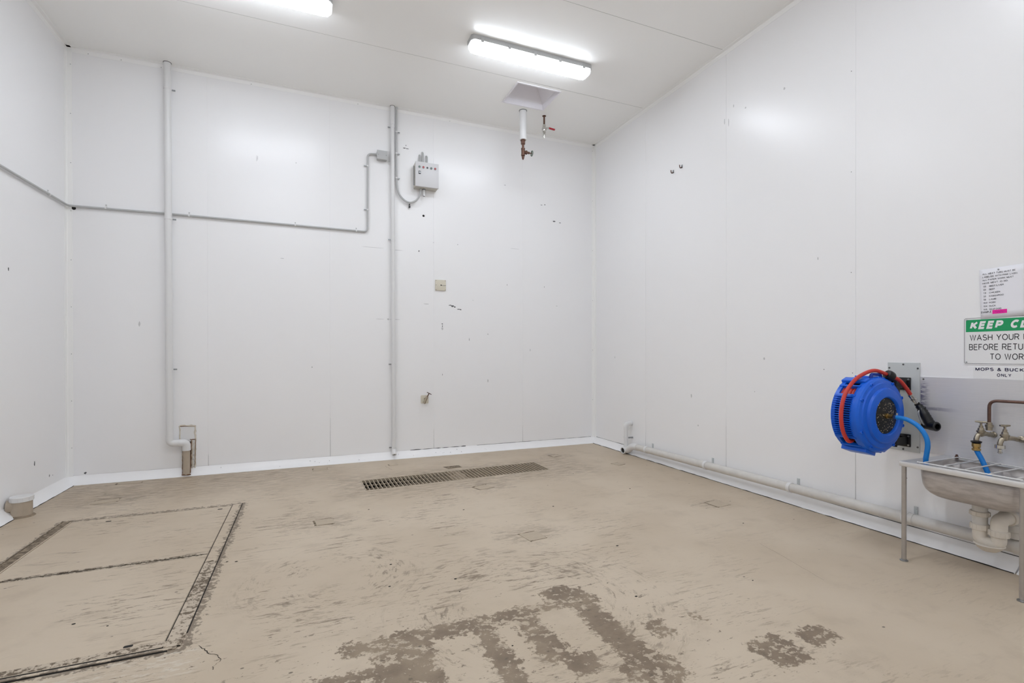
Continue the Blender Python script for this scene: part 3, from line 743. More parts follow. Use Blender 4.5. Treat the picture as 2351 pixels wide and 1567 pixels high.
fr(-4.325, -4.3215, -3.50, -1.33, M_trench, .003, 'gap'); fr(-4.3205, -4.256, -2.55, -1.32, M_floor, .004); fr(-4.3205, -4.256, -3.50, -2.55, M_worn, .004); fr(-4.2545, -4.251, -3.40, -1.32, M_trench, .003, 'gap')
fr(-5.362, -4.33, -2.4345, -2.4255, M_trench, .002, 'gap'); fr(-5.35, -4.34, -2.452, -2.437, M_worn, .0044, 'seam_dirt'); fr(-5.30, -4.34, -2.424, -2.405, M_worn, .0044, 'seam_dirt')
fr(-5.36, -4.32, -3.488, -3.445, M_worn, .0044, 'seam_dirt'); fr(-5.36, -4.26, -3.503, -3.492, M_trench, .003, 'gap'); fr(-5.36, -4.27, -3.522, -3.505, M_floor, .005); fr(-5.36, -4.30, -3.530, -3.524, M_trench, .003, 'gap')
ink_line('gap', t, lerp((-5.36, -1.368, .0022), (-4.33, -1.362, .0022), 40), .008, (0, 1, 0), M_grime, .9)
def lift_hole(x, y):
    b = nb(); prism(b, rrect(.034, .018, .006, 3), (x, y, .0041), (1, 0, 0), (0, 1, 0), (0, 0, 1), .0008); obj('lift_hole', b, M_dark, t, sm=0)
for x, y in ((-4.46, -3.43), (-4.40, -1.44), (-5.12, -1.45)): lift_hole(x, y)
# chipped patches in the floor
def patch(x, y, w, h, rot, m, name='floor_patch', jag=.12, th=.0016):
    b = nb(); n = 20; poly = []
    for (px, py) in rrect(w, h, min(w, h)*.12, 3):
        q = 1+random.uniform(-jag, jag); c_, s_ = math.cos(rot), math.sin(rot); poly.append(((px*c_-py*s_)*q, (px*s_+py*c_)*q))
    prism(b, poly, (x, y, .0002), (1, 0, 0), (0, 1, 0), (0, 0, 1), th); return obj(name, b, m, floor, sm=0)
M_pale = mat('pale_filler', (184, 169, 148), .6, var=.15, vscale=25)
for x, y, w, h, r in ((-.611, -2.87, .16, .16, .1), (-2.328, -2.935, .15, .17, .15), (-3.638, -2.08, .15, .15, .05), (-3.624, -.267, .17, .12, 0), (-2.234, -1.632, .17, .15, .3),
                      (-5.34, -.16, .22, .06, 0), (-5.326, -.804, .2, .13, .1), (-.95, -.62, .14, .12, .2), (-.5, -1.3, .13, .13, .3), (-2.86, -.35, .1, .08, .2)):
    dk = patch(x-.004, y+.005, w*.93, h*.93, r, M_grime, 'worn_edge', .12, .0010)
    patch(x, y, w*.86, h*.86, r, M_pale if w > .12 else M_floor, 'floor_patch', .14, .0022)
patch(-2.272, -.727, .17, .12, .05, M_grime, 'floor_hole', .2, .001)
for pts in ([(-4.185, -3.53), (-4.16, -3.57), (-4.135, -3.614), (-4.10, -3.64), (-4.081, -3.684), (-4.105, -3.72), (-4.098, -3.752)],
            [(-2.95, -.36), (-2.945, -.45), (-2.92, -.55), (-2.905, -.62)],
            [(-1.02, -3.63), (-1.05, -3.8), (-1.10, -3.99), (-1.15, -4.2)]):
    ink_line('crack', floor, [q+V(random.uniform(-.003, .003), random.uniform(-.002, .002), 0) for a_, b_ in zip(pts[:-1], pts[1:]) for q in lerp((*a_, .0012), (*b_, .0012), 4)[:4]], .0022 if pts[0][0] < -4 else .0012, (1, .5, 0), M_trench, .4)
for x, y in ((-4.2, -2.6), (-4.15, -2.62), (-3.35, -3.3), (-3.3, -3.02), (-3.0, -3.35), (-3.02, -3.5), (-1.9, -3.3), (-2.2, -3.9), (-1.2, -1.5), (-1.0, -2.2), (-.8, -3.3), (-1.5, -4.0), (-1.9, -2.4), (-3.3, -1.9), (-2.6, -2.2), (-4.6, -3.2), (-4.75, -3.12), (-2.95, -4.05)):
    b = nb(); s = random.uniform(.004, .009); prism(b, [(s*math.cos(a), s*.7*math.sin(a)) for a in [2*PI*j/8 for j in range(8)]], (x, y, .0042 if x < -4.3 else .0002), (1, 0, 0), (0, 1, 0), (0, 0, 1), .0012); obj('pit_hole', b, M_trench, floor, sm=0)

# cleanout cap by the left wall
t = thing('cleanout', (-5.79, -1.03, 0), 'short tan floor cleanout pipe with a white cap by the left wall', 'pipe cap')
b = nb(); cyl(b, (-5.786, -1.03, 0), (-5.786, -1.03, .135), .0635, 28); obj('pipe', b, M_tan, t)
b = nb(); lathe(b, (-5.786, -1.03, .118), (0, 0, 1), [(.066, 0), (.069, .002), (.069, .034), (.066, .038), (.02, .040)], 28); obj('cap', b, M_pvc, t, label='white screw cap')
for i in range(12):
    a = 2*PI*i/12; b = nb(); box(b, (-5.786+.0695*math.cos(a), -1.03+.0695*math.sin(a), .136), (.004, .006, .028), Matrix.Rotation(a, 3, 'Z')); obj('cap_rib', b, M_pvc, t)
b = nb(); cyl(b, (-W+.004, -1.045, .085), (-5.80, -1.035, .085), .046, 24); obj('side_branch', b, M_tan, t)
b = nb(); lathe(b, (-5.79, -1.03, 0), (0, 0, 1), [(.085, 0), (.078, .008), (.064, .014)], 24); obj('floor_collar', b, M_mud, t)

# ------------------------------------------------------------------ waste pipe along the right wall
RX, RR = -.082, .037
t = thing('sink_waste_pipe', (RX, -2.6, .12), 'white plastic waste pipe running along the foot of right wall', 'pipe')
def rz(y): return .118+(-y-.97)*.0115
b = nb(); tube(b, fillet([(RX, -1.0, rz(-1.0)), (RX, -4.62, rz(-4.62))], .01), RR, 20); obj('pipe', b, M_pvcd, t)
b = nb(); tube(b, fillet([(RX, -1.09, rz(-1.09)), (RX, -.985, .117), (RX, -.90, .055), (RX, -.84, .052)], .06), RR+.004, 20); obj('bend', b, M_pvc, t)
EA = V(-1, -.12, -.06).normalized(); EO = V(RX+.012, -.858, .052)
b = nb(); lathe(b, EO, EA, [(RR+.002, 0), (RR+.004, .015), (RR+.004, .068), (RR-.005, .070), (RR-.006, .03)], 22, cap=False); obj('open_end', b, M_pvc, t)
b = nb(); lathe(b, EO, EA, [(RR-.005, .058), (.001, .057)], 22, cap=False); obj('open_bore', b, M_dark, t)
b = nb(); cyl(b, (RX-.006, -.865, .06), (RX-.006, -.865, .33), .024, 18); obj('riser', b, M_pvc, t)
b = nb(); tube(b, fillet([(RX-.006, -.865, .30), (RX-.006, -.865, .375), (-.008, -.865, .376)], .04), .028, 18); obj('elbow', b, M_pvc, t)
b = nb(); lathe(b, (RX-.006, -.865, .07), (0, 0, 1), [(.028, 0), (.028, .04)], 18); obj('collar', b, M_pvc, t)
clip_ = nb(); lathe(clip_, (RX-.006, -.865, .195), (0, 0, 1), [(.024, 0), (.029, 0), (.029, .02), (.024, .02)], 18, cap=False); cl = obj('pipe_clip', clip_, M_pvc, t)
b = nb(); box(b, (-.038, -.865-.03, .205), (.066, .006, .018)); obj('clip_bracket', b, M_zinc, cl)
for y in (-1.263, -2.191, -3.122, -3.975):
    b = nb(); lathe(b, (RX, y+.014, rz(y)), (0, -1, 0), [(RR, 0), (RR+.005, 0), (RR+.005, .028), (RR, .028)], 22, cap=False); c_ = obj('pipe_clip', b, M_pvc, t)
    b = nb(); box(b, (-.003, y-.012, rz(y)+.045), (.005, .022, .05)); lathe(b, (-.006, y-.012, rz(y)+.055), (-1, 0, 0), [(.006, 0), (.005, .003)], 8); obj('clip_bracket', b, M_greypl, c_)
b = nb(); lathe(b, (RX, -3.93, rz(-3.93)), (0, -1, 0), [(RR+.003, 0), (RR+.003, .09)], 22); obj('joint_sleeve', b, M_pvcd, t)
b = nb(); lathe(b, (RX, -4.52, rz(-4.52)), (0, -1, 0), [(RR+.006, 0), (RR+.006, .10)], 22); obj('joint_sleeve', b, M_pvcd, t)

# hooks high on the right wall
for i, (y, z, lab) in enumerate(((-1.625, 3.262, 'lower left of the two small metal hooks on right wall'), (-1.762, 3.272, 'upper right of the two small metal hooks on right wall'))):
    t = thing('wall_hook', (0, y, z), lab, 'hook', 'small hooks on the right wall')
    b = nb(); box(b, (-.002, y, z), (.004, .02, .034)); obj('plate', b, M_zinc, t)
    b = nb(); tube(b, smooth([(-.006, y, z-.006), (-.016, y, z-.018), (-.03, y, z-.014), (-.034, y, z+.012)], 6), .005, 8); obj('hook', b, M_bronze, t)

# ------------------------------------------------------------------ reel plate, splashback
t = thing('mounting_plate', (0, -3.912, .583), 'grey painted steel plate on right wall carrying the hose reel', 'plate')
b = nb(); box(b, (-.003, -3.912, .882), (.006, .196, .60), bev=.001); obj('plate', b, M_greypl, t)
for y, z in ((-3.912, 1.17), (-3.998, 1.145), (-3.998, .62), (-3.912, .594), (-3.825, .62), (-3.825, 1.145)):
    b = nb(); lathe(b, (-.006, y, z), (-1, 0, 0), [(.006, 0), (.005, .004)], 8); obj('screw', b, M_seam, t)
t = thing('splashback', (0, -4.4, .593), 'stainless steel splashback sheet on right wall behind the sink', 'splashback')
b = nb(); box(b, (-.0025, -4.412, .842), (.005, .796, .497)); obj('sheet', b, M_splash, t, sm=0)
for y, z in ((-4.03, 1.075), (-4.79, 1.075)):
    b = nb(); lathe(b, (-.005, y, z), (-1, 0, 0), [(.006, 0), (.004, .003)], 8); obj('screw', b, M_seam, t)

# ------------------------------------------------------------------ hose reel (axis along y)
CX, CZ = -.400, .853
t = thing('hose_reel', (CX, -3.92, CZ), 'big round blue plastic hose reel with a red hose on right wall', 'hose reel')
AX = (V(0, -1, 0), V(-1, 0, 0), V(0, 0, 1))      # axis toward the camera side; angle 0 = away from the wall, 90 = up
def rp(r, deg, y): a = math.radians(deg); return V(CX-r*math.cos(a), y, CZ+r*math.sin(a))
def rl(b, prof, seg=56, cap=False, d0=0, d1=360):    # profile (r, y)
    return lathe(b, (CX, 0, CZ), (0, -1, 0), [(r, -y) for r, y in prof], seg, cap, math.radians(d0), math.radians(d1), AX)
YB, YM, YT = -3.835, -3.985, -4.0
b = nb()
rl(b, [(.10, YB), (.225, YB), (.236, YB-.006), (.236, YB-.03), (.222, YB-.032)])
rl(b, [(.222, YM+.028), (.238, YM+.025), (.240, YM), (.236, YT)])
rl(b, [(.224, YB-.03), (.229, YB-.032), (.229, YM+.027), (.224, YM+.028)], 40, False, 60, 300)
for d in (33, 51, -35, -54):                        # shutters at the hose slots
    a = math.radians(d)
    box(b, rp(.232, d, (YB+YM)/2), (.020, abs(YM-YB)-.02, .014), Matrix.Rotation(a, 3, 'Y'))
obj('housing', b, M_blue, t, sm=30)
b = nb(); rl(b, [(.196, YB-.01), (.196, YM+.01)], 40, False, 30, 330); rl(b, [(.20, YM+.012), (.05, YM+.012)], 40); rl(b, [(.05, YB-.004), (.22, YB-.004)], 40)
obj('inner_drum', b, M_dark, t)
for i in range(19):                                 # grille of slats between the slots
    d = -32+62*i/18; a = math.radians(d)
    b = nb(); box(b, rp(.231, d, (YB+YM)/2+.004), (.024, abs(YM-YB)-.03, .0050), Matrix.Rotation(a, 3, 'Y')); obj('slat', b, M_blue, t, sm=0)
b = nb(); rl(b, [(.222, YB-.062), (.244, YB-.062), (.244, YB-.068), (.222, YB-.068), (.222, YB-.062)], 24, False, -36, 36); obj('grille_rib', b, M_blue, t, sm=30)
b = nb(); rl(b, [(.214, YB-.012), (.214, YM+.02)], 30, False, -36, 36); obj('grille_back', b, M_blued, t)
b = nb()
rl(b, [(.236, YT), (.225, YT-.010), (.208, YT-.014), (.204, YT-.022), (.176, YT-.026), (.170, YT-.040), (.160, YT-.044), (.122, YT-.046), (.116, YT-.040), (.113, YT-.030)], 64)
obj('front_cover', b, M_blue, t, sm=22)
b = nb(); rl(b, [(.114, YT-.030), (.10, YT-.033), (.03, YT-.034), (.001, YT-.034)], 40); obj('hub_plate', b, M_hub, t, label='black hub plate speckled with dirt')
for d in (28, 62, 118, 152, 200, 240, 300, 335):    # screw bosses round the cover
    b = nb(); lathe(b, rp(.221, d, YT-.004), (0, -1, 0), [(.011, 0), (.011, .012), (.006, .013), (.006, .008)], 12); obj('screw_boss', b, M_blue, t)
for i in range(22):                                 # toothed rim toward the wall side
    d = 96+i*168/21
    a = math.radians(d); b = nb(); box(b, rp(.239, d, YM+.010), (.010, .03, .010), Matrix.Rotation(a, 3, 'Y')); obj('rim_tooth', b, M_blue, t, sm=0)
def lug(d, w, y0, y1, r0, r1, name):
    a = math.radians(d); b = nb(); box(b, rp((r0+r1)/2, d, (y0+y1)/2), (r1-r0, abs(y1-y0), w), Matrix.Rotation(a, 3, 'Y'), bev=.004); return obj(name, b, M_blue, t)
lug(66, .05, YB+.002, YM, .228, .250, 'lug'); lug(-72, .10, YB+.002, YM-.004, .226, .256, 'foot'); lug(-112, .06, YB-.01, YM, .226, .252, 'foot')
lug(96, .03, YB+.002, YM, .226, .246, 'lug')
b = nb(); tube(b, fillet([rp(.222, 80, -3.965), rp(.262, 82, -3.965), rp(.262, 104, -3.965), rp(.222, 106, -3.965)], .03), .010, 10); obj('carry_handle', b, M_blued, t)
b = nb()                                            # wound hose inside the slots
for y in (-3.870, -3.892, -3.914, -3.936, -3.958): tube(b, [rp(.213, d, y) for d in [30+24*i/16 for i in range(17)]], .0105, 10, False)
obj('hose_coil', b, M_red, t)
# swivel bracket to the wall plate
b = nb()
for z in (1.04, .657):
    box(b, (-.011, -3.922, z), (.010, .075, .085), bev=.003)
    for s in (-1, 1): box(b, (-.075, -3.922+s*.02, z+(.0 if z > .9 else .0)), (.13, .008, .05))
cyl(b, (-.115, -3.922, .62), (-.115, -3.922, 1.08), .013, 14)
box(b, (-.18, -3.90, .853), (.13, .11, .34), bev=.006)
br = obj('wall_bracket', b, M_black, t)
for z in (1.04, .657):
    for dy in (-.028, .028):
        for dz in (-.03, .03):
            b = nb(); lathe(b, (-.016, -3.922+dy, z+dz), (-1, 0, 0), [(.0065, 0), (.0065, .005)], 6); obj('bolt', b, M_zinc, br)
# red hose leaving the lower slot, round the outside and over the top
b = nb()
hp = smooth([rp(.20, -47, -3.925), rp(.235, -44, -3.928), rp(.262, -36, -3.932), rp(.275, -18, -3.935), rp(.276, 4, -3.935), rp(.275, 28, -3.935), rp(.270, 52, -3.938), rp(.272, 74, -3.945),
             rp(.282, 92, -3.965), rp(.270, 113, -3.992), V(-.235, -4.012, 1.075), V(-.18, -4.022, 1.025), V(-.135, -4.028, .972)], 8)
tube(b, hp, .0118, 14); rh = obj('red_hose', b, M_red, t)
b = nb(); sp_c = rp(.270, 113, -3.992); lathe(b, sp_c-V(.8, -.2, -.45).normalized()*0.0, V(1, -.28, -.55), [(.012, -.024), (.028, -.022), (.032, -.012), (.032, .012), (.028, .022), (.012, .024)], 22); obj('hose_stopper', b, M_black, rh)
b = nb(); d_ = V(.045, -.008, -.053).normalized(); e_ = V(-.135, -4.028, .972)
lathe(b, e_-d_*.012, d_, [(.015, 0), (.016, .004), (.016, .03), (.012, .032), (.012, .04), (.017, .042), (.017, .058), (.011, .06), (.011, .078)], 12); obj('hose_coupling', b, M_chrome, rh)
b = nb(); lathe(b, (CX, YT-.032, CZ), (0, -1, 0), [(.018, 0), (.018, .012), (.013, .013), (.013, .028), (.016, .03), (.016, .044)], 6); obj('hub_fitting', b, M_brass, t)

# spray gun at the end of the red hose
t = thing('spray_gun', (-.10, -4.07, .86), 'black spray gun hanging from the red hose beside the reel', 'spray gun')
g0 = e_+d_*.074
b = nb(); tube(b, smooth([g0, g0+d_*.014+V(0, -.003, 0), g0+V(.004, -.024, -.034), V(-.088, -4.072, .865), V(-.084, -4.10, .812), V(-.083, -4.112, .79)], 6), [.016]*7+[.021]*5+[.024]*7+[.027]*12, 16)
for i in range(6):
    q = V(-.086, -4.062, .885)+V(.001, -.009, -.0165)*i; lathe(b, q+V(0, -.016, .008), V(0, -1, .25), [(.010, 0), (.007, .007)], 8)
obj('grip', b, M_black, t)
b = nb(); lathe(b, (-.075, -4.068, .785), V(-.25, -1, -.02), [(.022, 0), (.026, .012), (.026, .030), (.022, .034), (.022, .042), (.029, .045), (.030, .085), (.026, .09), (.018, .09), (.016, .06)], 20, cap=False); obj('nozzle', b, M_black, t)
b = nb(); tube(b, smooth([V(-.100, -4.062, .885), V(-.113, -4.060, .858), V(-.113, -4.075, .81), V(-.10, -4.088, .783)], 6), .0055, 8); obj('trigger', b, M_zinc, t)

# ------------------------------------------------------------------ sink
SX0, SX1, SY0, SY1, SZ = -.462, -.006, -4.142, -4.716, .597
t = thing('cleaners_sink', (-.23, -4.43, 0), 'stainless steel cleaner sink on tubular legs against right wall', 'sink')
b = nb()
bx0, bx1, by0, by1 = -.425, -.075, -4.214, -4.672         # bowl opening
def rim_piece(x0, x1, y0, y1): box(b, ((x0+x1)/2, (y0+y1)/2, SZ-.002), (abs(x1-x0), abs(y1-y0), .004))
rim_piece(SX0, SX1, SY0, by0); rim_piece(SX0, SX1, by1, SY1); rim_piece(SX0, bx0, by0, by1); rim_piece(bx1, SX1, by0, by1)
box(b, (SX0+.004, (SY0+SY1)/2, SZ-.013), (.010, SY0-SY1, .030), bev=.004)
box(b, ((SX0+SX1)/2, SY0-.003, SZ-.013), (SX1-SX0, .008, .028), bev=.003); box(b, ((SX0+SX1)/2, SY1+.003, SZ-.013), (SX1-SX0, .008, .028), bev=.003)
obj('rim', b, M_steel, t, sm=40)
b = nb(); rings = []
bcx, bcy, bw, bh = (bx0+bx1)/2, (by0+by1)/2, bx1-bx0, by0-by1
for z, ins, cr in [(SZ-.004, 0, .05), (.52, .003, .055), (.475, .006, .06), (.448, .014, .065), (.428, .027, .07), (.414, .045, .07), (.406, .068, .07), (.402, .095, .06), (.400, .14, .03)]:
    rings.append([b.verts.new(V(bcx+x, bcy+y, z)) for x, y in rrect(bw-2*ins, bh-2*ins, cr, 6)])
for r0, q1 in zip(rings[:-1], rings[1:]):
    n = len(r0)
    for i in range(n): b.faces.new((r0[i], r0[(i+1) % n], q1[(i+1) % n], q1[i]))
b.faces.new(rings[-1])
k = NT('mottled_bowl_steel'); p = k.pos(); sep = k.n('ShaderNodeSeparateXYZ'); k.put(sep.inputs[0], p)
tn = k.noise(k.map(p, (3, 3, 14)), 2.4, 5, .65)
edge = k.math('MAXIMUM', k.step(k.math('ADD', sep.outputs[2], k.math('MULTIPLY', tn, .05)), .452, .425), k.math('MULTIPLY', k.step(sep.outputs[2], .54, .59), .5))  # bowl colour darker along the bottom curve and towards the rim
c = k.mix(k.step(tn, .35, .7), lin((200, 195, 192)), lin((172, 166, 163)))
c = k.mix(k.math('MULTIPLY', edge, .5), c, lin((122, 112, 106)))
k.t.links.new(c, k.b.inputs['Base Color']); k.b.inputs['Metallic'].default_value = .45; k.put(k.b.inputs['Roughness'], k.math('MULTIPLY_ADD', tn, .25, .28))
bowl = obj('bowl', b, k.m, t, sm=50)
sm_ = bowl.modifiers.new('thickness', 'SOLIDIFY'); sm_.thickness = .0015; sm_.offset = 0
for (x, y) in ((-.446, -4.160), (-.446, -4.692)):
    b = nb(); cyl(b, (x, y, .012), (x, y, SZ-.02), .0125, 16); lg = obj('leg', b, M_legs, t)
    b = nb(); lathe(b, (x, y, 0), (0, 0, 1), [(.021, 0), (.021, .006), (.0135, .009), (.0135, .012)], 16); obj('foot', b, M_zinc, lg)
# hinged bucket grate of rods
gz = SZ+.009
b = nb(); fx, bxk = -.436, -.085
cyl(b, (fx, -4.224, gz), (fx, -4.690, gz), .004, 10); obj('grate_rod', b, M_steel, t)
b = nb(); cyl(b, (bxk, -4.240, gz+.002), (bxk, -4.690, gz+.002), .004, 10); obj('grate_rod', b, M_steel, t)
for y in (-4.262, -4.358, -4.455, -4.560, -4.668):
    b = nb(); cyl(b, (fx, y, gz+.004), (bxk, y, gz+.006), .004, 10); obj('grate_rod', b, M_steel, t)
b = nb(); box(b, (bxk+.006, -4.246, SZ+.010), (.022, .012, .020), bev=.002); box(b, (bxk+.006, -4.246, SZ+.022), (.010, .008, .012)); obj('grate_hinge', b, M_bronze, t)

# trap under the sink
t = thing('sink_trap', (-.235, -4.42, .16), 'off-white plastic U-bend drain trap under the sink bowl', 'drain trap')
tx, ty = -.235, -4.428
b = nb(); lathe(b, (tx, ty, .3975), (0, 0, -1), [(.034, 0), (.034, .045), (.034, .10), (.034, .15)], 22); obj('tailpiece', b, M_pvcd, t)
def nut(z, x, y, r, h=.03):
    b = nb(); lathe(b, (x, y, z), (0, 0, -1), [(r-.003, 0), (r, .003), (r, h-.003), (r-.003, h)], 22); n_ = obj('slip_nut', b, M_trap, t)
    b = nb()
    for i in range(12):
        a = 2*PI*i/12; box(b, (x+r*math.cos(a), y+r*math.sin(a), z-h/2), (.005, .004, h*.85), Matrix.Rotation(a, 3, 'Z'))
    obj('nut_ribs', b, M_trap, n_)
nut(.352, tx, ty, .043, .026); nut(.282, tx, ty, .041, .034)
ux, uy = -.235, -4.512
b = nb(); tube(b, fillet([(tx, ty, .262), (tx, ty, .185), (ux, uy, .185), (ux, uy, .250)], .042, 10), .033, 20); obj('u_bend', b, M_trap, t)
b = nb(); lathe(b, ((tx+ux)/2, (ty+uy)/2, .168), (0, 0, 1), [(.034, -.026), (.052, -.012), (.063, .004), (.068, .008), (.063, .012)], 22); obj('bend_seam', b, M_trap, t)
nut(.268, ux, uy, .043, .034)
b = nb(); tube(b, fillet([(ux, uy, .262), (ux, uy, .322), (-.10, -4.512, .325)], .05, 10), .036, 20); obj('outlet_elbow', b, M_trap, t)
b = nb(); lathe(b, (-.155, uy, .325), (1, 0, 0), [(.042, 0), (.044, .004), (.044, .026), (.041, .03)], 22); obj('slip_nut', b, M_trap, t)
b = nb(); tube(b, fillet([(-.13, uy, .325), (RX, uy-.01, .325), (RX, uy-.012, .206)], .045, 8), .034, 20); obj('down_pipe', b, M_pvcd, t)
b = nb(); lathe(b, (RX, uy-.012, .285), (0, 0, -1), [(.039, 0), (.041, .003), (.041, .04), (.038, .043)], 22); obj('collar', b, M_pvcd, t)

# taps over the sink
def tap(name, y, label, hose):
    t = thing(name, (-.1, y, .77), label, 'tap'); x = -.115; z = .772; wy = y-.010 if hose else y-.028; z -= 0 if hose else .008
    b = nb()
    cyl(b, (-.0085, wy, z-.008), (-.05, wy+.004, z-.006), .013, 14); tube(b, smooth([(-.045, wy+.003, z-.006), (-.08, (wy+y)/2, z), (x, y, z)], 6), [.013]*12+[.016], 14)
    lathe(b, (x, y, z), (0, 0, 1), [(.012, -.012), (.017, -.004), (.018, .010), (.021, .012), (.021, .02), (.016, .022), (.014, .036), (.010, .038), (.010, .050)], 12)
    tube(b, smooth([(x, y, z), (x-.016, y+.006, z-.006), (x-.026, y+.010, z-.026), (x-.027, y+.010, z-.036)], 6), .0125, 12)
    lathe(b, (-.0085, wy, z-.008), (-1, 0, 0), [(.019, 0), (.018, .006), (.013, .010)], 16)
    if not hose: cyl(b, (-.032, wy, z-.008), (-.032, wy-.26, z-.006), .010, 12); cyl(b, (-.032, wy-.02, z-.008), (-.032, wy-.05, z-.008), .016, 6)
    obj('body', b, M_nick, t)
    b = nb(); cyl(b, (x, y, z+.045), (x, y, z+.070), .0055, 10)
    cf, sf = (.08, 1) if hose else (.88, .45)
    tube(b, [(x-k_*cf, y+k_*sf, z+.072-(.002 if k_ == 0 else 0)) for k_ in (.027, .014, 0, -.014, -.027)], [.0045, .006, .0075, .006, .0045], 10)
    obj('handle', b, M_nick, t)
    q = V(x-.027, y+.010, z-.036)
    if not hose:
        b = nb(); lathe(b, q, (0, 0, -1), [(.014, 0), (.023, .002), (.023, .02), (.018, .022), (.009, .026), (.009, .04), (.012, .042), (.012, .046), (.007, .05)], 16); obj('hose_tail', b, M_chrome, t)
    return t, q
t1, q1 = tap('sink_tap', -4.380, 'brass sink tap feeding the blue hose, by the copper pipe', True)
t2, q2 = tap('sink_tap', -4.487, 'bare brass sink tap without a hose, nearer the photo edge', False)
t = thing('copper_pipe', (-.04, -4.388, .77), 'tarnished copper pipe bending over the taps on the splashback', 'pipe')
b = nb(); tube(b, fillet([(-.042, -4.386, .796), (-.042, -4.386, .966), (-.042, -4.80, .972)], .04), .0085, 12); obj('pipe', b, M_copper, t)
b = nb(); lathe(b, (-.042, -4.386, .813), (0, 0, 1), [(.016, -.022), (.016, -.004), (.019, -.003), (.019, .010), (.014, .013), (.014, .022), (.010, .026)], 6); obj('compression_nut', b, M_nick, t)
# blue hose from the reel hub through the sink to the tap
t = thing('blue_hose', (CX, -4.05, CZ), 'blue hose from the reel hub through the sink up to the tap', 'hose')
b = nb()
tube(b, smooth([(CX, YT-.079, CZ), (CX, -4.118, CZ-.004), (CX, -4.155, .843), (CX, -4.205, .816), (CX+.002, -4.238, .776), (CX+.005, -4.253, .735), (CX+.010, -4.253, .696), (CX+.017, -4.244, .65), (CX+.025, -4.236, .605), (CX+.034, -4.248, .53), (-.35, -4.285, .452), (-.29, -4.36, .428),
                 (-.22, -4.44, .428), (-.168, -4.458, .47), (-.145, -4.430, .54), (-.140, -4.398, .62), (q1.x, q1.y-.006, .668), (q1.x, q1.y, .695)], 8), .0132, 16)
obj('hose', b, M_hose, t)
b = nb(); lathe(b, (q1.x, q1.y, q1.z-.001), (0, 0, -1), [(.016, 0), (.0265, .004), (.023, .013), (.02, .014)], 18); obj('rubber_seal', b, M_black, t)
b = nb(); lathe(b, (q1.x, q1.y, q1.z-.015), (0, 0, -1), [(.018, 0), (.0205, .003), (.0205, .022), (.016, .027), (.016, .031), (.021, .033), (.021, .042), (.0155, .046)], 16); obj('tap_connector', b, M_brass, t)
b = nb(); lathe(b, (CX, YT-.080, CZ), (0, -1, 0), [(.0165, 0), (.0165, .014)], 12); box(b, (CX+.004, YT-.087, CZ+.018), (.02, .012, .012)); obj('hose_clamp', b, M_chrome, t)

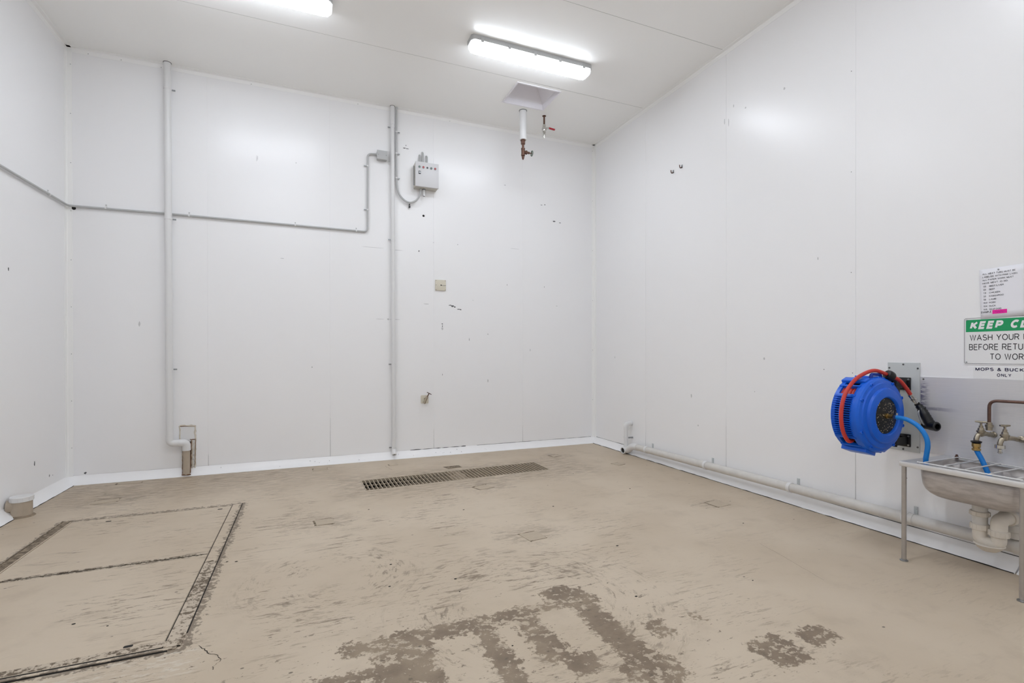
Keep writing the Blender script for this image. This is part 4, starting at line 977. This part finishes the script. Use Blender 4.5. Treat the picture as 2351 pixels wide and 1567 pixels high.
# ------------------------------------------------------------------ signs with their writing (on the right wall, read along -y)
SR, SU, SN = V(0, -1, 0), V(0, 0, 1), V(-1, 0, 0)
def ea(cx, cy, rx, ry, a0, a1, n=None):
    n = n or max(4, int(abs(a1-a0)/18)); return [(cx+rx*math.cos(math.radians(a0+(a1-a0)*i/n)), cy+ry*math.sin(math.radians(a0+(a1-a0)*i/n))) for i in range(n+1)]
STROKES = {                                         # plain sans capitals as pen strokes on a unit cap height
    'A': (.72, [[(0, 0), (.36, 1), (.72, 0)], [(.13, .34), (.59, .34)]]),
    'B': (.62, [[(0, 0), (0, 1)], [(0, 1), (.34, 1)]+ea(.36, .76, .22, .24, 90, -90)+[(0, .52)], [(.36, .52)]+ea(.38, .26, .24, .26, 90, -90)+[(0, 0)]]),
    'C': (.72, [ea(.38, .5, .38, .5, 48, 312)]), 'D': (.68, [[(0, 0), (0, 1)], [(0, 1), (.30, 1)]+ea(.32, .5, .36, .5, 90, -90)+[(0, 0)]]),
    'E': (.57, [[(.57, 1), (0, 1), (0, 0), (.57, 0)], [(0, .52), (.52, .52)]]), 'F': (.54, [[(.54, 1), (0, 1), (0, 0)], [(0, .52), (.48, .52)]]),
    'G': (.76, [ea(.38, .5, .38, .5, 48, 330)+[(.74, .48), (.42, .48)]]), 'H': (.64, [[(0, 0), (0, 1)], [(.64, 0), (.64, 1)], [(0, .52), (.64, .52)]]),
    'I': (.06, [[(.03, 0), (.03, 1)]]), 'K': (.64, [[(0, 0), (0, 1)], [(.60, 1), (0, .36)], [(.21, .57), (.64, 0)]]), 'L': (.52, [[(0, 1), (0, 0), (.52, 0)]]),
    'M': (.76, [[(0, 0), (0, 1)], [(.01, 1), (.38, .04), (.75, 1)], [(.76, 0), (.76, 1)]]), 'N': (.64, [[(0, 0), (0, 1)], [(0, 1), (.64, 0)], [(.64, 0), (.64, 1)]]),
    'O': (.78, [ea(.39, .5, .39, .5, 90, 450, 28)]), 'P': (.60, [[(0, 0), (0, 1)], [(0, 1), (.32, 1)]+ea(.34, .73, .26, .27, 90, -90)+[(0, .46)]]),
    'R': (.64, [[(0, 0), (0, 1)], [(0, 1), (.32, 1)]+ea(.34, .74, .27, .26, 90, -90)+[(0, .48)], [(.36, .48), (.63, 0)]]),
    'S': (.62, [ea(.31, .745, .27, .255, 28, 268, 14)+ea(.31, .255, .30, .255, 88, -156, 14)]), 'T': (.64, [[(0, 1), (.64, 1)], [(.32, 1), (.32, 0)]]),
    'U': (.62, [[(0, 1), (0, .32)]+ea(.31, .31, .31, .31, 180, 360)+[(.62, 1)]]), 'V': (.70, [[(0, 1), (.35, 0), (.70, 1)]]),
    'W': (.96, [[(0, 1), (.25, 0), (.48, 1), (.71, 0), (.96, 1)]]), 'X': (.64, [[(0, 0), (.64, 1)], [(0, 1), (.64, 0)]]), 'Y': (.68, [[(0, 1), (.34, .44), (.68, 1)], [(.34, .44), (.34, 0)]]),
    '&': (.72, [[(.72, 0), (.26, .60), (.18, .79), (.23, .95), (.33, 1), (.44, .94), (.47, .80), (.37, .63), (.12, .42), (.03, .24), (.09, .06), (.26, 0), (.44, .07), (.58, .24), (.65, .46)]]),
    '/': (.32, [[(0, 0), (.32, 1)]]), '.': (.08, [[(.04, 0), (.04, .09)]]), ' ': (.36, []),
    '0': (.54, [ea(.27, .5, .27, .5, 90, 450, 20)]), '1': (.30, [[(.02, .80), (.20, 1), (.20, 0)]]),
    '3': (.54, [ea(.26, .75, .24, .25, 150, -90, 12)+ea(.26, .26, .27, .26, 90, -155, 12)]), '4': (.58, [[(.42, 0), (.42, 1), (0, .28), (.58, .28)]]),
    '5': (.54, [[(.50, 1), (.09, 1), (.04, .52)]+ea(.26, .32, .27, .32, 128, -150, 12)]),
}
def ribbon(b, pts, t, z):
    q = [Vector((x, y)) for x, y in pts]; r = [q[0]]
    for x in q[1:]:
        if (x-r[-1]).length > .004: r.append(x)
    n = len(r); closed = (r[0]-r[-1]).length < .01 and n > 6
    if closed: r = r[:-1]; n -= 1
    L = []
    for i in range(n):
        p, c, d = r[i-1] if (i or closed) else None, r[i], r[(i+1) % n] if (i < n-1 or closed) else None
        d0 = (c-p).normalized() if p is not None else (d-c).normalized(); d1 = (d-c).normalized() if d is not None else d0
        m = Vector((-d0.y-d1.y, d0.x+d1.x))
        m = m.normalized() if m.length > 1e-3 else Vector((-d0.y, d0.x))
        k_ = min(2.2, 1/max(.2, m.dot(Vector((-d0.y, d0.x)))))
        L.append((b.verts.new((*(c+m*t/2*k_), z)), b.verts.new((*(c-m*t/2*k_), z))))
    for i in range(n if closed else n-1):
        (a, e), (f, g) = L[i], L[(i+1) % n]; b.faces.new((a, e, g, f))
def text_bm(s, shear=0, t=.125, space=.13):
    b = nb(); x = 0
    for c in s:
        w, st = STROKES[c]
        for j, pl in enumerate(st):
            if j and pl[0][0] == 0 and pl[1][1] == pl[0][1]: pl = [(-t/2, pl[0][1])]+pl[1:]
            ribbon(b, [(x+t/2+px, t/2+py*(1-t)) for px, py in pl], t, j*.0012)
        x += w+t+(space if c != ' ' else 0)
    for v in b.verts: v.co.x += shear*v.co.y
    xs = [v.co.x for v in b.verts]
    return b, min(xs), max(xs)
def write(name, s, parent, y, z, capw, caph, x, m, ref=None, shear=0, t=.125, space=.13, tilt=0):
    # y: left edge on the wall, z: baseline, capw: width of the reference string, caph: cap height
    rb, a0, a1 = text_bm(ref or s, shear, t, space); rb.free(); sx = capw/(a1-a0)
    b, x0, _ = text_bm(s, shear, t, space)
    for v in b.verts:
        u, w, d = (v.co.x-x0)*sx, v.co.y*caph, v.co.z*.05
        v.co = V(x-d, y, z)+SR*(u-tilt*w)+SU*(w+tilt*u)
    return obj(name, b, m, parent, sm=0)
t = thing('safety_sign', (0, -4.465, 1.32), 'green and white wash-your-hands safety sign on right wall above the sink', 'sign')
yl, yr_, zb, zt = -4.243, -4.690, 1.176, 1.464
b = nb(); prism(b, rrect(yl-yr_, zt-zb, .012), (-.0002, (yl+yr_)/2, (zt+zb)/2), SR, SU, SN, .003); obj('panel', b, M_sign, t)
b = nb()
o_, i_ = rrect(yl-yr_-.010, zt-zb-.010, .010), rrect(yl-yr_-.014, zt-zb-.014, .008)
O1 = [b.verts.new(V(-.0034, (yl+yr_)/2, (zt+zb)/2)+SR*x+SU*y) for x, y in o_]; I1 = [b.verts.new(V(-.0034, (yl+yr_)/2, (zt+zb)/2)+SR*x+SU*y) for x, y in i_]
for i in range(len(O1)): j = (i+1) % len(O1); b.faces.new((O1[i], O1[j], I1[j], I1[i]))
obj('border', b, M_ink, t, sm=0)
b = nb(); box(b, (-.0035, (yl+yr_)/2, 1.412), (.0006, yl-yr_-.026, .074)); hd = obj('header', b, M_green, t, sm=0, label='green header band')
write('lettering', 'KEEP', hd, -4.276, 1.3905, .158, .0475, -.0042, M_white, shear=.28, t=.27, space=.17)
write('lettering', 'CLEAN', hd, -4.466, 1.3905, .158, .0475, -.0042, M_white, ref='KEEP', shear=.28, t=.27, space=.17)
write('lettering', 'WASH YOUR HANDS', t, -4.2755, 1.3215, .2275, .036, -.0036, M_ink, ref='WASH YOUR')
write('lettering', 'BEFORE RETURNING', t, -4.2715, 1.264, .2475, .037, -.0036, M_ink, ref='BEFORE RETU')
write('lettering', 'TO WORK', t, -4.3735, 1.207, .148, .036, -.0036, M_ink, ref='TO WOR')
for y, z in ((yl-.016, zt-.016), (yl-.016, zb+.014), (yr_+.016, zt-.016), (yr_+.016, zb+.014)):
    b = nb(); lathe(b, (-.003, y, z), (-1, 0, 0), [(.0045, 0), (.0035, .003)], 10); obj('screw', b, M_zinc, t)
t = thing('mops_label', (0, -4.43, 1.127), 'narrow white strip lettered for mops and buckets below the safety sign', 'label')
b = nb(); box(b, (-.0011, -4.4345, 1.128), (.0018, .285, .070)); obj('strip', b, M_sign, t, sm=0)
write('lettering', 'MOPS & BUCKETS', t, -4.3025, 1.1395, .196, .0195, -.0024, M_navy, ref='MOPS & BUC', t=.19, space=.16)
write('lettering', 'ONLY', t, -4.404, 1.107, .064, .019, -.0024, M_navy, t=.19, space=.24)
t = thing('paper_notice', (0, -4.425, 1.6), 'white printed paper notice with a pink sticker pinned above the safety sign', 'notice')
b = nb(); n = 8; gr = []
for i in range(n+1):
    gr.append([b.verts.new(V(-.0056-.0008*math.sin(i/n*2.2)*math.sin(j/n*2.6+.4)-.003*(i/n)**3*(j/n), -4.322-.208*i/n-.006*(j/n-.5)*0-.010*(1-j/n)*.8, 1.452+.294*j/n+.008*i/n)) for j in range(n+1)])
for i in range(n):
    for j in range(n): b.faces.new((gr[i][j], gr[i+1][j], gr[i+1][j+1], gr[i][j+1]))
pp = obj('paper', b, M_paper, t, sm=60); pp.modifiers.new('thickness', 'SOLIDIFY').thickness = .0003
def pw(s, y, z, w, h, ref=None, m=M_grey_ink): write('lettering', s, t, y, z, w, h, -.0078, m, ref=ref, tilt=.03, t=.15)
LZ = [1.7135, 1.695, 1.677, 1.6585]
for s, z, w in (('ALL MEAT TUBS MUST BE', LZ[0], .150), ('LABELED WITH PINK LABELS', LZ[1], .170), ('ALL PAPER WORK MUST', LZ[2], .142), ('HAVE MEAT  ID NO.', LZ[3], .118)): pw(s, -4.338, z, w, .0092)
for i, (a, s, w) in enumerate((('03', 'BEEF/LIVER', .066), ('04', 'BEEF', .026), ('13', 'CHICKEN', .050), ('33', 'KANGAROO', .066), ('35', 'LAMB', .032), ('103', 'PORK', .030), ('104', 'DUCK', .030), ('105', 'SEAFOOD', .056))):
    z = 1.6395-.0197*i; pw(a, -4.343 if len(a) == 2 else -4.343, z, .012 if len(a) == 2 else .018, .0092); pw(s, -4.370, z, w, .0092)
pw('EXAMPLE', -4.332, 1.4845, .048, .0115, m=M_ink)
b = nb(); prism(b, [(0, 0), (.066, .002), (.066, .025), (0, .023)], (-.0074, -4.385, 1.4775), SR, SU, SN, .0006); obj('pink_sticker', b, M_pink, t, sm=0)
b = nb(); tube(b, [V(-.0083, -4.396-.005*i, 1.489+.0045*math.sin(i*2.3)) for i in range(9)], .0006, 5); obj('scribble', b, mat('purple_ink', (120, 20, 110), .6), t)
b = nb(); lathe(b, (-.006, -4.412, 1.737), (-1, 0, 0), [(.004, 0), (.004, .004), (.001, .005)], 10); obj('pin', b, M_zinc, t)

bpy.context.view_layer.update()
